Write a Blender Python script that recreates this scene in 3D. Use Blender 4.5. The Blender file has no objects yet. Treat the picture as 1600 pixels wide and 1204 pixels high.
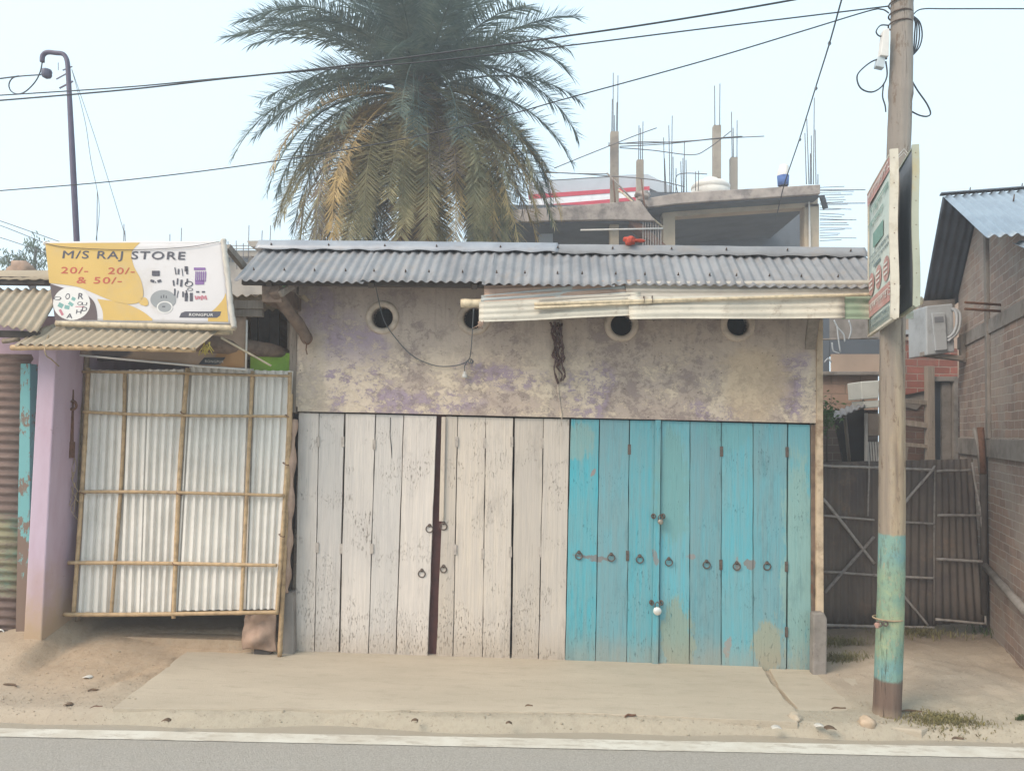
import bpy, bmesh, math, random
from mathutils import Vector, Matrix, noise as mnoise
from mathutils.geometry import tessellate_polygon
R = math.radians
random.seed(7)
scene = bpy.context.scene
COL = scene.collection

# ------------------------------------------------------------------ camera
EYE = Vector((0, 0, 1.936))
YAW, PITCH, ROLL = R(2.4587), R(2.998), R(1.188)
FPX, CX, CY = 1200.0, 800.0, 602.0
cd = bpy.data.cameras.new('camera'); cam = bpy.data.objects.new('camera', cd); COL.objects.link(cam)
cd.sensor_width = 36; cd.lens = 36 * FPX / 1600; cd.clip_start = .05; cd.clip_end = 3000
fw = Vector((-math.sin(YAW) * math.cos(PITCH), math.cos(YAW) * math.cos(PITCH), math.sin(PITCH)))
rt0 = Vector((math.cos(YAW), math.sin(YAW), 0)); up0 = rt0.cross(fw)
cr, sr = math.cos(ROLL), math.sin(ROLL)
# scene appears turned clockwise by ROLL
rt = rt0 * cr + up0 * sr
up = up0 * cr - rt0 * sr
cam.matrix_world = Matrix(((rt.x, up.x, -fw.x, EYE.x), (rt.y, up.y, -fw.y, EYE.y), (rt.z, up.z, -fw.z, EYE.z), (0, 0, 0, 1)))
scene.camera = cam
scene.render.resolution_x, scene.render.resolution_y = 1024, 770

# ------------------------------------------------------------------ light
world = bpy.data.worlds.new('World'); scene.world = world; world.use_nodes = True
wn, wl = world.node_tree.nodes, world.node_tree.links
SUN_EL, SUN_AZ = R(40), R(228)      # azimuth clockwise from +Y
sky = wn.new('ShaderNodeTexSky'); sky.sky_type = 'NISHITA'; sky.sun_disc = False
sky.sun_elevation = SUN_EL; sky.sun_rotation = SUN_AZ; sky.air_density = 1.0; sky.dust_density = 6.0; sky.ozone_density = 1.2
mx = wn.new('ShaderNodeMix'); mx.data_type = 'RGBA'; mx.inputs[0].default_value = .72
wl.new(sky.outputs[0], mx.inputs[6]); mx.inputs[7].default_value = (7.4, 9.5, 10.6, 1)   # thin bright overcast veil
bg = wn['Background']; wl.new(mx.outputs[2], bg.inputs[0]); bg.inputs[1].default_value = .080
sd = bpy.data.lights.new('sun', 'SUN'); sd.energy = 1.5; sd.angle = R(28); sd.color = (1, .83, .66)
sun = bpy.data.objects.new('sun', sd); COL.objects.link(sun)
sdir = Vector((math.sin(SUN_AZ) * math.cos(SUN_EL), math.cos(SUN_AZ) * math.cos(SUN_EL), math.sin(SUN_EL)))
sun.rotation_euler = sdir.to_track_quat('Z', 'Y').to_euler(); sun.location = (0, 0, 20)
scene.view_settings.view_transform = 'Standard'; scene.view_settings.look = 'None'
scene.view_settings.gamma = 1; scene.view_settings.exposure = 1.0
scene.render.engine = 'CYCLES'
cy = scene.cycles; cy.max_bounces = 6; cy.diffuse_bounces = 3; cy.glossy_bounces = 2; cy.volume_bounces = 1; cy.transparent_max_bounces = 8

# ------------------------------------------------------------------ projection helpers: a pixel of the photo + a known depth -> a point in the place
def ray(px, py):
    return fw + rt * ((px - CX) / FPX) + up * (-(py - CY) / FPX)
def at(px, py, Y):
    d = ray(px, py); return EYE + d * ((Y - EYE.y) / d.y)
def onz(px, py, z=0):
    d = ray(px, py); return EYE + d * ((z - EYE.z) / d.z)
def onplane(px, py, p, n):
    d = ray(px, py); return EYE + d * ((Vector(p) - EYE).dot(n) / d.dot(n))
def V(*a): return Vector(a)

# ------------------------------------------------------------------ mesh builder
class MB:
    def __init__(s): s.v = []; s.f = []; s.m = []; s.s = []
    def add(s, vs, fs, mi=0, smooth=False):
        o = len(s.v); s.v += [Vector(p) for p in vs]
        for f in fs: s.f.append([i + o for i in f]); s.m.append(mi); s.s.append(smooth)
        return s
    def box(s, a, b, mi=0):
        x0, y0, z0 = a; x1, y1, z1 = b
        return s.add([(x0,y0,z0),(x1,y0,z0),(x1,y1,z0),(x0,y1,z0),(x0,y0,z1),(x1,y0,z1),(x1,y1,z1),(x0,y1,z1)],
                     [(0,3,2,1),(4,5,6,7),(0,1,5,4),(1,2,6,5),(2,3,7,6),(3,0,4,7)], mi)
    def prism(s, pts, d, mi=0):
        """outline pts (Vectors) pushed back by vector d"""
        n = len(pts); d = Vector(d); vs = [Vector(p) for p in pts] + [Vector(p) + d for p in pts]
        fs = [tuple(range(n)), tuple(reversed(range(n, 2 * n)))] + [(i, i + n, (i + 1) % n + n, (i + 1) % n) for i in range(n)]
        return s.add(vs, fs, mi)
    def pp(s, px, Y, dep, mi=0):
        """outline in photo pixels on the plane y=Y, dep metres deep"""
        return s.prism([at(x, y, Y) for x, y in px], (0, dep, 0), mi)
    def rect(s, x0, y0, x1, y1, Y, dep, mi=0):
        return s.pp([(x0, y0), (x1, y0), (x1, y1), (x0, y1)], Y, dep, mi)
    def beam(s, a, b, w, h, mi=0, upv=(0, 0, 1)):
        a, b = Vector(a), Vector(b); t = (b - a).normalized(); u = Vector(upv)
        if abs(t.dot(u)) > .95: u = Vector((0, 1, 0))
        r = t.cross(u).normalized(); u = r.cross(t)
        q = [r * (-w / 2) + u * (-h / 2), r * (w / 2) + u * (-h / 2), r * (w / 2) + u * (h / 2), r * (-w / 2) + u * (h / 2)]
        return s.prism([a + k for k in q], b - a, mi)
    def tube(s, pts, r, n=8, mi=0, caps=True, jag=0):
        pts = [Vector(p) for p in pts]; k = len(pts)
        rs = r if isinstance(r, (list, tuple)) else [r] * k
        vs = []; t0 = (pts[1] - pts[0]).normalized()
        u = t0.cross(Vector((0, 0, 1)));
        if u.length < .05: u = t0.cross(Vector((0, 1, 0)))
        u.normalize()
        for i, p in enumerate(pts):
            t = (pts[min(i + 1, k - 1)] - pts[max(i - 1, 0)]).normalized()
            u = (u - t * u.dot(t)).normalized(); w = t.cross(u)
            for j in range(n):
                a = 2 * math.pi * j / n; rr = rs[i] * (1 + (random.uniform(-jag, jag) if jag else 0))
                vs.append(p + u * math.cos(a) * rr + w * math.sin(a) * rr)
        fs = [(i * n + j, i * n + (j + 1) % n, (i + 1) * n + (j + 1) % n, (i + 1) * n + j) for i in range(k - 1) for j in range(n)]
        s.add(vs, fs, mi, True)
        if caps:
            o = len(s.v) - len(vs)
            s.f += [[o + j for j in reversed(range(n))], [o + (k - 1) * n + j for j in range(n)]]; s.m += [mi, mi]; s.s += [False, False]
        return s
    def bamboo(s, a, b, r=.018, node=.32, mi=0, bend=.012):
        a, b = Vector(a), Vector(b); L = (b - a).length; n = max(4, int(L / .04)); pts = []; rs = []
        off = random.random() * node; bd = Vector((random.uniform(-1, 1), random.uniform(-1, 1), random.uniform(-1, 1))) * bend
        for i in range(n + 1):
            t = i / n; pts.append(a.lerp(b, t) + bd * math.sin(math.pi * t) * L + bd * .3 * math.sin(7 * t))
            d = ((t * L + off) % node); rs.append(r * (1.13 if min(d, node - d) < .021 else 1 - .03 * random.random()) * (1 - .1 * t))
        return s.tube(pts, rs, 9, mi)
    def sheet(s, fn, nu, nv, mi=0, smooth=True, th=0):
        vs = [fn(i / nu, j / nv) for j in range(nv + 1) for i in range(nu + 1)]
        w = nu + 1
        fs = [(j * w + i, j * w + i + 1, (j + 1) * w + i + 1, (j + 1) * w + i) for j in range(nv) for i in range(nu)]
        return s.add(vs, fs, mi, smooth)
    def corr(s, a, b, c, d, pitch=.076, amp=.009, mi=0, nv=6, sag=0, flat=False, jit=0, ph=0):
        """corrugated patch: a->b along the waves' across direction (top), d->c the bottom; ridges run a->d"""
        a, b, c, d = map(Vector, (a, b, c, d)); W = max((b - a).length, (c - d).length); nw = W / pitch
        nrm = (b - a).cross(d - a).normalized(); nu = int(nw * (20 if flat else 8)) + 1; sd_ = random.random() * 99
        def fn(u, v):
            p = a.lerp(b, u).lerp(d.lerp(c, u), v)
            w = math.sin(2 * math.pi * (nw * u + ph))
            if flat: w = max(-1, min(1, w * 3.6 + .7))
            o = w * amp + sag * math.sin(math.pi * v) + mnoise.noise(Vector((u * W * .8 + sd_, v * 2, 3))) * jit
            e = (mnoise.noise(Vector((u * W * 5, sd_, 0))) * .006) if v in (0, 1) else 0
            return p + nrm * o + (d - a).normalized() * e
        return s.sheet(fn, nu, nv, mi, not flat)
    def lathe(s, c, prof, n=16, mi=0, ax='z'):
        vs = []; c = Vector(c)
        for r, h in prof:
            for j in range(n):
                a = 2 * math.pi * j / n; x, y = r * math.cos(a), r * math.sin(a)
                vs.append(c + (Vector((x, y, h)) if ax == 'z' else Vector((x, h, y))))
        k = len(prof); fs = [(i * n + j, i * n + (j + 1) % n, (i + 1) * n + (j + 1) % n, (i + 1) * n + j) for i in range(k - 1) for j in range(n)]
        s.add(vs, fs, mi, True); o = len(s.v) - len(vs)
        s.f += [[o + j for j in reversed(range(n))], [o + (k - 1) * n + j for j in range(n)]]; s.m += [mi, mi]; s.s += [False, False]
        return s
    def torus(s, c, Rr, r, ax=(0, 1, 0), n=18, m=6, mi=0, squash=1):
        ax = Vector(ax).normalized(); u = ax.cross(Vector((0, 0, 1)));
        if u.length < .1: u = Vector((1, 0, 0))
        u.normalize(); w = ax.cross(u); c = Vector(c); vs = []
        for i in range(n):
            a = 2 * math.pi * i / n; d = u * math.cos(a) + w * math.sin(a) * squash
            for j in range(m):
                b = 2 * math.pi * j / m; vs.append(c + d * (Rr + r * math.cos(b)) + ax * r * math.sin(b))
        return s.add(vs, [(i * m + j, i * m + (j + 1) % m, ((i + 1) % n) * m + (j + 1) % m, ((i + 1) % n) * m + j) for i in range(n) for j in range(m)], mi, True)
    def rock(s, c, rx, ry, rz, seed=0, mi=0, n=10, rough=.25):
        vs = []; c = Vector(c)
        for i in range(n + 1):
            th = math.pi * i / n
            for j in range(n * 2):
                ph = math.pi * j / n; d = Vector((math.sin(th) * math.cos(ph), math.sin(th) * math.sin(ph), math.cos(th)))
                k = 1 + rough * mnoise.noise(d * 1.6 + Vector((seed * 7.3, 0, 0))) + rough * .4 * mnoise.noise(d * 4 + Vector((seed, 5, 0)))
                vs.append(c + Vector((d.x * rx, d.y * ry, d.z * rz)) * k)
        w = n * 2; return s.add(vs, [(i * w + j, (i + 1) * w + j, (i + 1) * w + (j + 1) % w, i * w + (j + 1) % w) for i in range(n) for j in range(w)], mi, True)
    def build(s, name, mats, parent=None, bevel=0, solid=0, loc=None):
        me = bpy.data.meshes.new(name); mats = mats if isinstance(mats, (list, tuple)) else [mats]
        o = bpy.data.objects.new(name, me)
        if parent is not None:
            base = Vector(parent['_o']); o.parent = parent
        else:
            if loc is None:
                xs = [p.x for p in s.v]; ys = [p.y for p in s.v]; zs = [p.z for p in s.v]
                loc = ((min(xs) + max(xs)) / 2, (min(ys) + max(ys)) / 2, min(zs))
            base = Vector(loc); o.location = base
        o['_o'] = tuple(base)
        me.from_pydata([p - base for p in s.v], [], s.f)
        for m in mats: me.materials.append(m)
        me.polygons.foreach_set('material_index', s.m); me.polygons.foreach_set('use_smooth', s.s)
        me.update(); COL.objects.link(o)
        if solid:
            q = o.modifiers.new('thickness', 'SOLIDIFY'); q.thickness = solid; q.offset = 0
        if bevel:
            q = o.modifiers.new('bevel', 'BEVEL'); q.width = bevel; q.segments = 2; q.limit_method = 'ANGLE'
        return o

def thing(name, label, cat, loc, group=None):
    o = bpy.data.objects.new(name, None); COL.objects.link(o); o.location = loc; o.empty_display_size = .2
    o['_o'] = tuple(loc); o['label'] = label; o['category'] = cat
    if group: o['group'] = group
    return o
def tag(o, label, cat, group=None, kind=None):
    o['label'] = label; o['category'] = cat
    if group: o['group'] = group
    if kind: o['kind'] = kind
    return o
def struct(o, label=None):
    o['kind'] = 'structure'
    if label: o['label'] = label
    return o
def smoothpts(pts, k=6):
    pts = [Vector(p) for p in pts]; out = []
    for i in range(len(pts) - 1):
        p0, p1, p2, p3 = pts[max(i - 1, 0)], pts[i], pts[i + 1], pts[min(i + 2, len(pts) - 1)]
        for j in range(k):
            t = j / k; out.append(.5 * ((2 * p1) + (p2 - p0) * t + (2 * p0 - 5 * p1 + 4 * p2 - p3) * t * t + (3 * p1 - p0 - 3 * p2 + p3) * t ** 3))
    return out + [pts[-1]]
def text_mb(body, origin, xdir, ydir, height, mat, spacing=1.0, bold=.02, ext=.0015, xscale=1.0):
    """lettering as mesh geometry, returned in an MB"""
    c = bpy.data.curves.new('t', 'FONT'); c.body = body; c.size = 1; c.space_character = spacing; c.offset = 0; c.extrude = 0
    c.resolution_u = 3
    o = bpy.data.objects.new('t', c); COL.objects.link(o); bpy.context.view_layer.update()
    me = bpy.data.meshes.new_from_object(o.evaluated_get(bpy.context.evaluated_depsgraph_get()))
    xd, yd = Vector(xdir).normalized(), Vector(ydir).normalized(); n = xd.cross(yd)
    k = height / .72; mb = MB()
    mb.add([Vector(origin) + xd * (v.co.x * k * xscale) + yd * (v.co.y * k) + n * ext for v in me.vertices], [tuple(p.vertices) for p in me.polygons])
    w = max(v.co.x for v in me.vertices) * k * xscale
    bpy.data.objects.remove(o); bpy.data.curves.remove(c); bpy.data.meshes.remove(me)
    return mb, w

# ------------------------------------------------------------------ materials
class Mt:
    def __init__(s, name, rough=.85, metal=0, spec=.3):
        s.m = bpy.data.materials.new(name); s.m.use_nodes = True; s.n = s.m.node_tree.nodes; s.l = s.m.node_tree.links
        s.b = s.n['Principled BSDF']; s.b.inputs['Roughness'].default_value = rough; s.b.inputs['Metallic'].default_value = metal
        s.b.inputs['Specular IOR Level'].default_value = spec
        s.pos = s.n.new('ShaderNodeNewGeometry').outputs['Position']
    def _in(s, sock, v):
        if hasattr(v, 'links'): s.l.new(v, sock)
        elif v is not None:
            if isinstance(v, (tuple, list)) and len(v) == 3 and sock.type == 'RGBA': v = (*v, 1)
            sock.default_value = v
    def map(s, sc=(1, 1, 1), rot=(0, 0, 0), loc=(0, 0, 0), vec=None):
        n = s.n.new('ShaderNodeMapping'); s._in(n.inputs[0], vec or s.pos); n.inputs['Scale'].default_value = sc
        n.inputs['Rotation'].default_value = rot; n.inputs['Location'].default_value = loc; return n.outputs[0]
    def noise(s, scale=1, vec=None, detail=5, rough=.6, dist=0, col=False):
        n = s.n.new('ShaderNodeTexNoise'); s._in(n.inputs['Vector'], vec or s.pos); n.inputs['Scale'].default_value = scale
        n.inputs['Detail'].default_value = detail; n.inputs['Roughness'].default_value = rough; n.inputs['Distortion'].default_value = dist
        return n.outputs[1 if col else 0]
    def vor(s, scale=1, vec=None, feat='F1'):
        n = s.n.new('ShaderNodeTexVoronoi'); n.feature = feat; s._in(n.inputs['Vector'], vec or s.pos); n.inputs['Scale'].default_value = scale
        return n.outputs[0]
    def ramp(s, f, stops, interp='LINEAR'):
        n = s.n.new('ShaderNodeValToRGB'); s._in(n.inputs[0], f); cr_ = n.color_ramp; cr_.interpolation = interp
        while len(cr_.elements) < len(stops): cr_.elements.new(.5)
        for e, (p, c) in zip(cr_.elements, stops):
            e.position = p; e.color = (c, c, c, 1) if isinstance(c, (int, float)) else (*c, 1)
        return n.outputs[0]
    def step(s, f, a, b): # smooth ramp a..b
        n = s.n.new('ShaderNodeMapRange'); s._in(n.inputs[0], f); n.inputs[1].default_value = a; n.inputs[2].default_value = b
        n.interpolation_type = 'SMOOTHSTEP'; return n.outputs[0]
    def math(s, op, a, b=None):
        n = s.n.new('ShaderNodeMath'); n.operation = op; s._in(n.inputs[0], a)
        if b is not None: s._in(n.inputs[1], b)
        return n.outputs[0]
    def mul(s, a, b): return s.math('MULTIPLY', a, b)
    def mix(s, a, b, f, mode='MIX'):
        n = s.n.new('ShaderNodeMix'); n.data_type = 'RGBA'; n.blend_type = mode; s._in(n.inputs[0], f); s._in(n.inputs[6], a); s._in(n.inputs[7], b)
        return n.outputs[2]
    def xyz(s, vec=None):
        n = s.n.new('ShaderNodeSeparateXYZ'); s._in(n.inputs[0], vec or s.pos); return n.outputs
    def rnd(s): return s.n.new('ShaderNodeObjectInfo').outputs['Random']
    def color(s, c): s._in(s.b.inputs['Base Color'], c); return s
    def rough(s, c): s._in(s.b.inputs['Roughness'], c); return s
    def bump(s, h, st=.3, dist=.01):
        n = s.n.new('ShaderNodeBump'); n.inputs['Strength'].default_value = st; n.inputs['Distance'].default_value = dist
        s._in(n.inputs['Height'], h); s.l.new(n.outputs[0], s.b.inputs['Normal']); return s
    def blob(s, c, r, warp=.35, wscale=3.0, soft=.25):
        """soft-edged, noise-warped patch mask centred at c (x,y,z) radius (rx,ry,rz)"""
        nz = s.noise(wscale, detail=4, col=True)
        a = s.n.new('ShaderNodeVectorMath'); a.operation = 'SUBTRACT'; s.l.new(nz, a.inputs[0]); a.inputs[1].default_value = (.5, .5, .5)
        b = s.n.new('ShaderNodeVectorMath'); b.operation = 'SCALE'; s.l.new(a.outputs[0], b.inputs[0]); b.inputs['Scale'].default_value = warp * 2
        p = s.n.new('ShaderNodeVectorMath'); p.operation = 'ADD'; s.l.new(s.pos, p.inputs[0]); s.l.new(b.outputs[0], p.inputs[1])
        q = s.n.new('ShaderNodeVectorMath'); q.operation = 'SUBTRACT'; s.l.new(p.outputs[0], q.inputs[0]); q.inputs[1].default_value = c
        d = s.n.new('ShaderNodeVectorMath'); d.operation = 'DIVIDE'; s.l.new(q.outputs[0], d.inputs[0]); d.inputs[1].default_value = r
        L = s.n.new('ShaderNodeVectorMath'); L.operation = 'LENGTH'; s.l.new(d.outputs[0], L.inputs[0])
        return s.step(L.outputs['Value'], 1 + soft, 1 - soft)

def simple(name, c, rough=.85, var=.25, scale=6, metal=0, bump=.15, bs=60, dirt=None, spec=.3):
    t = Mt(name, rough, metal, spec); f = t.noise(scale, detail=6)
    c2 = tuple(x * (1 - var) for x in c); c3 = tuple(min(1, x * (1 + var * .6)) for x in c)
    col = t.ramp(f, [(.3, c2), (.5, c), (.72, c3)])
    if dirt: col = t.mix(col, dirt, t.mul(t.step(t.noise(scale * .6, detail=8, rough=.7), .5, .68), .7))
    t.color(col)
    if bump: t.bump(t.noise(bs, detail=4), bump, .004)
    return t.m

MAT = {}
# -- plaster of the shop wall
def mk_wall():
    t = Mt('old_plaster', .93)
    n1 = t.noise(2.2, detail=8, rough=.65); n2 = t.noise(9, detail=8, rough=.7); n3 = t.noise(38, detail=4)
    base = t.ramp(n1, [(.3, (.39, .31, .265)), (.46, (.47, .38, .32)), (.6, (.53, .43, .355)), (.75, (.58, .48, .39))])
    # warm grime mottling
    base = t.mix(base, (.30, .235, .20), t.mul(t.step(n2, .5, .62), .45))
    # flaking paint: purple wash remains in patches
    pn = t.step(t.noise(9, vec=t.map((1, 1, 1.4)), detail=14, rough=.86, dist=.2), .455, .475)
    mask = None
    for (c, r) in [(at(548, 575, 6.5), (.34, 3, .42)), (at(925, 612, 6.5), (.22, 3, .26)), (at(640, 630, 6.5), (.55, 3, .12)), (at(1238, 605, 6.5), (.14, 3, .30)),
                   (at(790, 590, 6.5), (.4, 3, .10)), (at(1130, 640, 6.5), (.3, 3, .08)), (at(500, 490, 6.5), (.18, 3, .25))]:
        b = t.blob(tuple(c), r, .22, 2.6, .22); mask = b if mask is None else t.math('MAXIMUM', mask, b)
    base = t.mix(base, (.34, .265, .335), t.mul(t.mul(mask, pn), .85))
    # pale lime scars low on the wall
    low = t.step(t.math('ADD', t.xyz()[2], t.mul(n1, .5)), 3.0, 2.6)
    fl = t.noise(13, vec=t.map((1, 1, 1.5), loc=(3, 0, 5)), detail=14, rough=.86, dist=.25)
    pl = t.step(t.math('ADD', fl, t.mul(t.math('SUBTRACT', n1, .5), .7)), .51, .52)
    base = t.mix(base, (.66, .55, .42), t.mul(t.mul(pl, low), .85))
    dk = t.step(t.math('ADD', t.noise(10, vec=t.map((1, 1, 1.2), loc=(8, 1, 2)), detail=14, rough=.86, dist=.25), t.mul(t.math('SUBTRACT', n1, .5), -.5)), .55, .565)
    base = t.mix(base, (.245, .195, .19), t.mul(dk, .6))
    streak = t.step(t.noise(1, vec=t.map((13, 13, .8)), detail=8, rough=.7), .5, .68)
    base = t.mix(base, (.24, .195, .18), t.mul(t.mul(streak, t.step(t.xyz()[2], 2.3, 3.0)), .45))
    fine = t.noise(1, vec=t.map((30, 30, 18)), detail=8, rough=.8); base = t.mix(base, (.22, .18, .165), t.mul(t.step(fine, .56, .68), .4))
    leftstrip = t.blob(tuple(at(492, 600, 6.5)), (.11, 3, .55), .12, 5, .3)
    base = t.mix(base, (.50, .42, .33), t.mul(leftstrip, .65))
    cream = t.blob(tuple(at(1178, 600, 6.5)), (.26, 3, .30), .2, 3, .3)
    base = t.mix(base, (.60, .46, .32), t.mul(cream, .75))
    # stains and eave shade painted darker towards the wall top
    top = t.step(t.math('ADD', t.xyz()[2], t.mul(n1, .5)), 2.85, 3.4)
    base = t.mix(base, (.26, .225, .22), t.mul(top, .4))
    # small pits and scratches
    pit = t.step(t.noise(26, vec=t.map((1, 1, 1.6)), detail=3, rough=.5), .68, .72)
    base = t.mix(base, (.12, .09, .08), t.mul(pit, .8))
    t.color(base)
    h = t.math('ADD', t.mul(n2, .9), t.math('ADD', t.mul(n3, .25), t.mul(t.mul(pl, low), .5)))
    t.bump(t.math('ADD', t.math('SUBTRACT', h, t.mul(dk, .35)), t.mul(t.mul(mask, pn), .3)), .5, .02)
    return t.m
MAT['wall'] = mk_wall()
def mk_wood(name, base, alt, bare, chip=.62, patches=(), worn=.35):
    t = Mt(name, .8); r = t.rnd()
    n = t.noise(1, vec=t.map((30, 30, 1.6)), detail=8, rough=.65)
    col = t.mix(base, alt, t.step(n, .35, .68))
    col = t.mix(col, alt, t.mul(t.step(t.noise(2.1, detail=3), .4, .7), .6))
    sn = t.noise(1, vec=t.map((38, 38, 5)), detail=9, rough=.75)
    col = t.mix(col, bare, t.mul(t.step(t.noise(1, vec=t.map((90, 90, 2.2), loc=(1, 1, 1)), detail=6, rough=.7), .5, .75), .28))
    g = t.n.new('ShaderNodeHueSaturation'); t.l.new(col, g.inputs['Color']); t.l.new(t.math('ADD', t.mul(r, .2), .9), g.inputs['Value'])
    t.l.new(t.math('ADD', t.mul(t.math('FRACT', t.mul(r, 7.13)), .3), .8), g.inputs['Saturation']); col = g.outputs[0]
    for (c, rad, cc, a) in patches:
        bm_ = t.blob(tuple(c), rad, .10, 6, .75); col = t.mix(col, cc, t.mul(t.step(t.math('ADD', bm_, t.mul(t.math('SUBTRACT', sn, .5), 1.7)), .35, .62), a))
    lo = t.step(t.xyz()[2], .75, -.1)
    area = t.step(t.math('ADD', t.noise(2.9, detail=4, rough=.6), t.mul(lo, .13)), .50, .63)
    f1 = t.noise(1, vec=t.map((105, 105, 24)), detail=8, rough=.75, dist=.2)
    c1 = t.step(f1, chip - .0, chip + .035)
    col = t.mix(col, bare, t.mul(t.mul(c1, area), .8))
    f2 = t.noise(1, vec=t.map((110, 110, 3.0), loc=(4, 2, 1)), detail=3)
    col = t.mix(col, bare, t.mul(t.mul(t.step(f2, .62, .66), t.step(t.noise(3.7, detail=2), .45, .6)), worn))
    # mud splash at the bottom
    col = t.mix(col, (.36, .28, .2), t.mul(t.step(t.math('ADD', t.xyz()[2], t.mul(t.noise(4), .25)), .42, .10), .45))
    # grime handled into the boards round the rings, drips below
    gm = t.step(t.math('ADD', t.noise(3.3, vec=t.map((1.6, 1.6, .45), loc=(7, 0, 3)), detail=9, rough=.75), 0), .52, .7)
    col = t.mix(col, tuple(k * .45 for k in alt), t.mul(gm, .38))
    t.color(col); t.rough(t.ramp(f1, [(.3, .65), (.7, .95)]))
    t.bump(t.math('SUBTRACT', t.mul(n, .9), t.mul(c1, area)), .8, .008)
    return t.m
MAT['white_wood'] = mk_wood('whitewashed_wood', (.62, .56, .505), (.53, .485, .45), (.22, .18, .15), .57)
MAT['beige_wood'] = mk_wood('beige_worn_wood', (.565, .485, .40), (.49, .43, .375), (.21, .165, .13), .57)
MAT['grey_wood'] = mk_wood('weathered_wood', (.20, .165, .135), (.28, .235, .195), (.10, .075, .06), .58)
BW = [(at(905, 690, 6.5), (.12, 2, .14), (.25, .33, .29), .6), (at(1050, 760, 6.5), (.13, 2, .5), (.15, .31, .31), .8), (at(1060, 1000, 6.5), (.13, 2, .32), (.24, .30, .24), .85),
      (at(1200, 1010, 6.5), (.13, 2, .22), (.30, .31, .23), .85), (at(1249, 880, 6.5), (.13, 2, .9), (.24, .37, .34), .8), (at(925, 869, 6.5), (.17, 2, .02), (.20, .16, .15), .8),
      (at(1137, 660, 6.5), (.22, 2, .22), (.14, .33, .35), .6), (at(1150, 884, 6.5), (.04, 2, .05), (.28, .22, .19), .7), (at(1176, 884, 6.5), (.05, 2, .025), (.22, .17, .15), .8), (at(1137, 1010, 6.5), (.03, 2, .09), (.3, .24, .22), .7),
      (at(1082, 874, 6.5), (.03, 2, .03), (.27, .21, .19), .7), (at(928, 742, 6.5), (.02, 2, .04), (.28, .19, .17), .8), (at(1026, 872, 6.4), (.02, 2, .05), (.24, .18, .16), .7)]
MAT['blue_wood'] = mk_wood('turquoise_painted_wood', (.085, .34, .41), (.15, .31, .34), (.06, .13, .14), .60, BW, .4)

def mk_tin(name, base, alt, rust=None, ra=.5, rough=.55, metal=.25, sc=3, streak=None, glow=.25):
    t = Mt(name, rough, metal)
    n = t.noise(sc, detail=8, rough=.65); col = t.mix(base, alt, t.step(n, .35, .68))
    if streak: # streaks run along the given axis scale
        col = t.mix(col, alt, t.mul(t.step(t.noise(1, vec=t.map(streak), detail=5), .45, .65), .6))
    if rust:
        rr = t.mul(t.step(t.noise(sc * 1.7, vec=t.map(loc=(5, 1, 2)), detail=10, rough=.75), .53, .66), ra); col = t.mix(col, rust, rr)
    t.color(col); t.bump(t.noise(40, detail=4), .12, .003); return t.m
MAT['roof_tin'] = mk_tin('dusty_grey_tin', (.265, .265, .275), (.20, .20, .21), (.29, .235, .19), .35, .7, .1)
MAT['cap_tin'] = mk_tin('galvanised_tin', (.36, .37, .395), (.27, .28, .31), (.25, .19, .15), .3, .5, .35)
MAT['dusty_tin'] = mk_tin('dust_covered_tin', (.40, .325, .235), (.33, .27, .20), (.26, .19, .13), .35, .85, .05)
MAT['white_tin'] = mk_tin('bright_tin', (.72, .675, .615), (.62, .58, .525), (.5, .42, .33), .2, .6, .0)
MAT['pale_tin'] = mk_tin('faded_cream_tin', (.58, .54, .46), (.46, .43, .37), (.27, .21, .16), .6, .75, .08, 4, (.6, 20, 20))
MAT['pale_tin_blue'] = mk_tin('faded_blue_grey_tin', (.34, .37, .38), (.42, .43, .41), None, .5, .7, .1, 3, (.6, 20, 20))
MAT['pink_tin'] = mk_tin('rusted_pinkish_tin', (.42, .30, .235), (.36, .25, .2), (.25, .12, .08), .7, .8, .05, 5)
MAT['brown_tin'] = mk_tin('greyish_brown_tin', (.36, .32, .28), (.46, .42, .365), None, .5, .75, .08, 4, (.6, 20, 20))
MAT['green_tin'] = mk_tin('green_flaked_tin', (.46, .44, .36), (.25, .33, .24), (.14, .24, .15), .7, .75, .08, 3, (.5, 9, 9))
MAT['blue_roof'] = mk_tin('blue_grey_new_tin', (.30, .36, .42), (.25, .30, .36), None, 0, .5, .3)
MAT['under_tin'] = mk_tin('shade_dark_tin', (.13, .15, .18), (.10, .115, .14), None, 0, .6, .3)  # darker copy of the blue roof tin, underside shade put into its colour
MAT['black_tin'] = mk_tin('tarred_black_tin', (.095, .078, .072), (.15, .12, .10), (.23, .155, .11), .5, .75, .05, 2, (26, 26, 1.2))

def mk_bamboo(name, c):
    t = Mt(name, .6); n = t.noise(1, vec=t.map((20, 20, 20)), detail=5); r = t.rnd()
    col = t.ramp(n, [(.3, tuple(x * .62 for x in c)), (.5, c), (.7, tuple(min(1, x * 1.22) for x in c))])
    col = t.mix(col, (.16, .10, .06), t.mul(t.step(t.noise(5, detail=8, rough=.7), .56, .66), .55))
    g = t.n.new('ShaderNodeHueSaturation'); t.l.new(col, g.inputs['Color']); t.l.new(t.math('ADD', t.mul(r, .35), .82), g.inputs['Value'])
    t.color(g.outputs[0]); t.bump(n, .2, .003); return t.m
MAT['bamboo'] = mk_bamboo('dried_bamboo', (.40, .275, .155))
MAT['bamboo_pale'] = mk_bamboo('pale_bamboo', (.52, .43, .30))
MAT['bamboo_dark'] = mk_bamboo('old_grey_bamboo', (.27, .21, .155))
MAT['bamboo_limed'] = mk_bamboo('grey_weathered_sticks', (.30, .27, .25))

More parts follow.
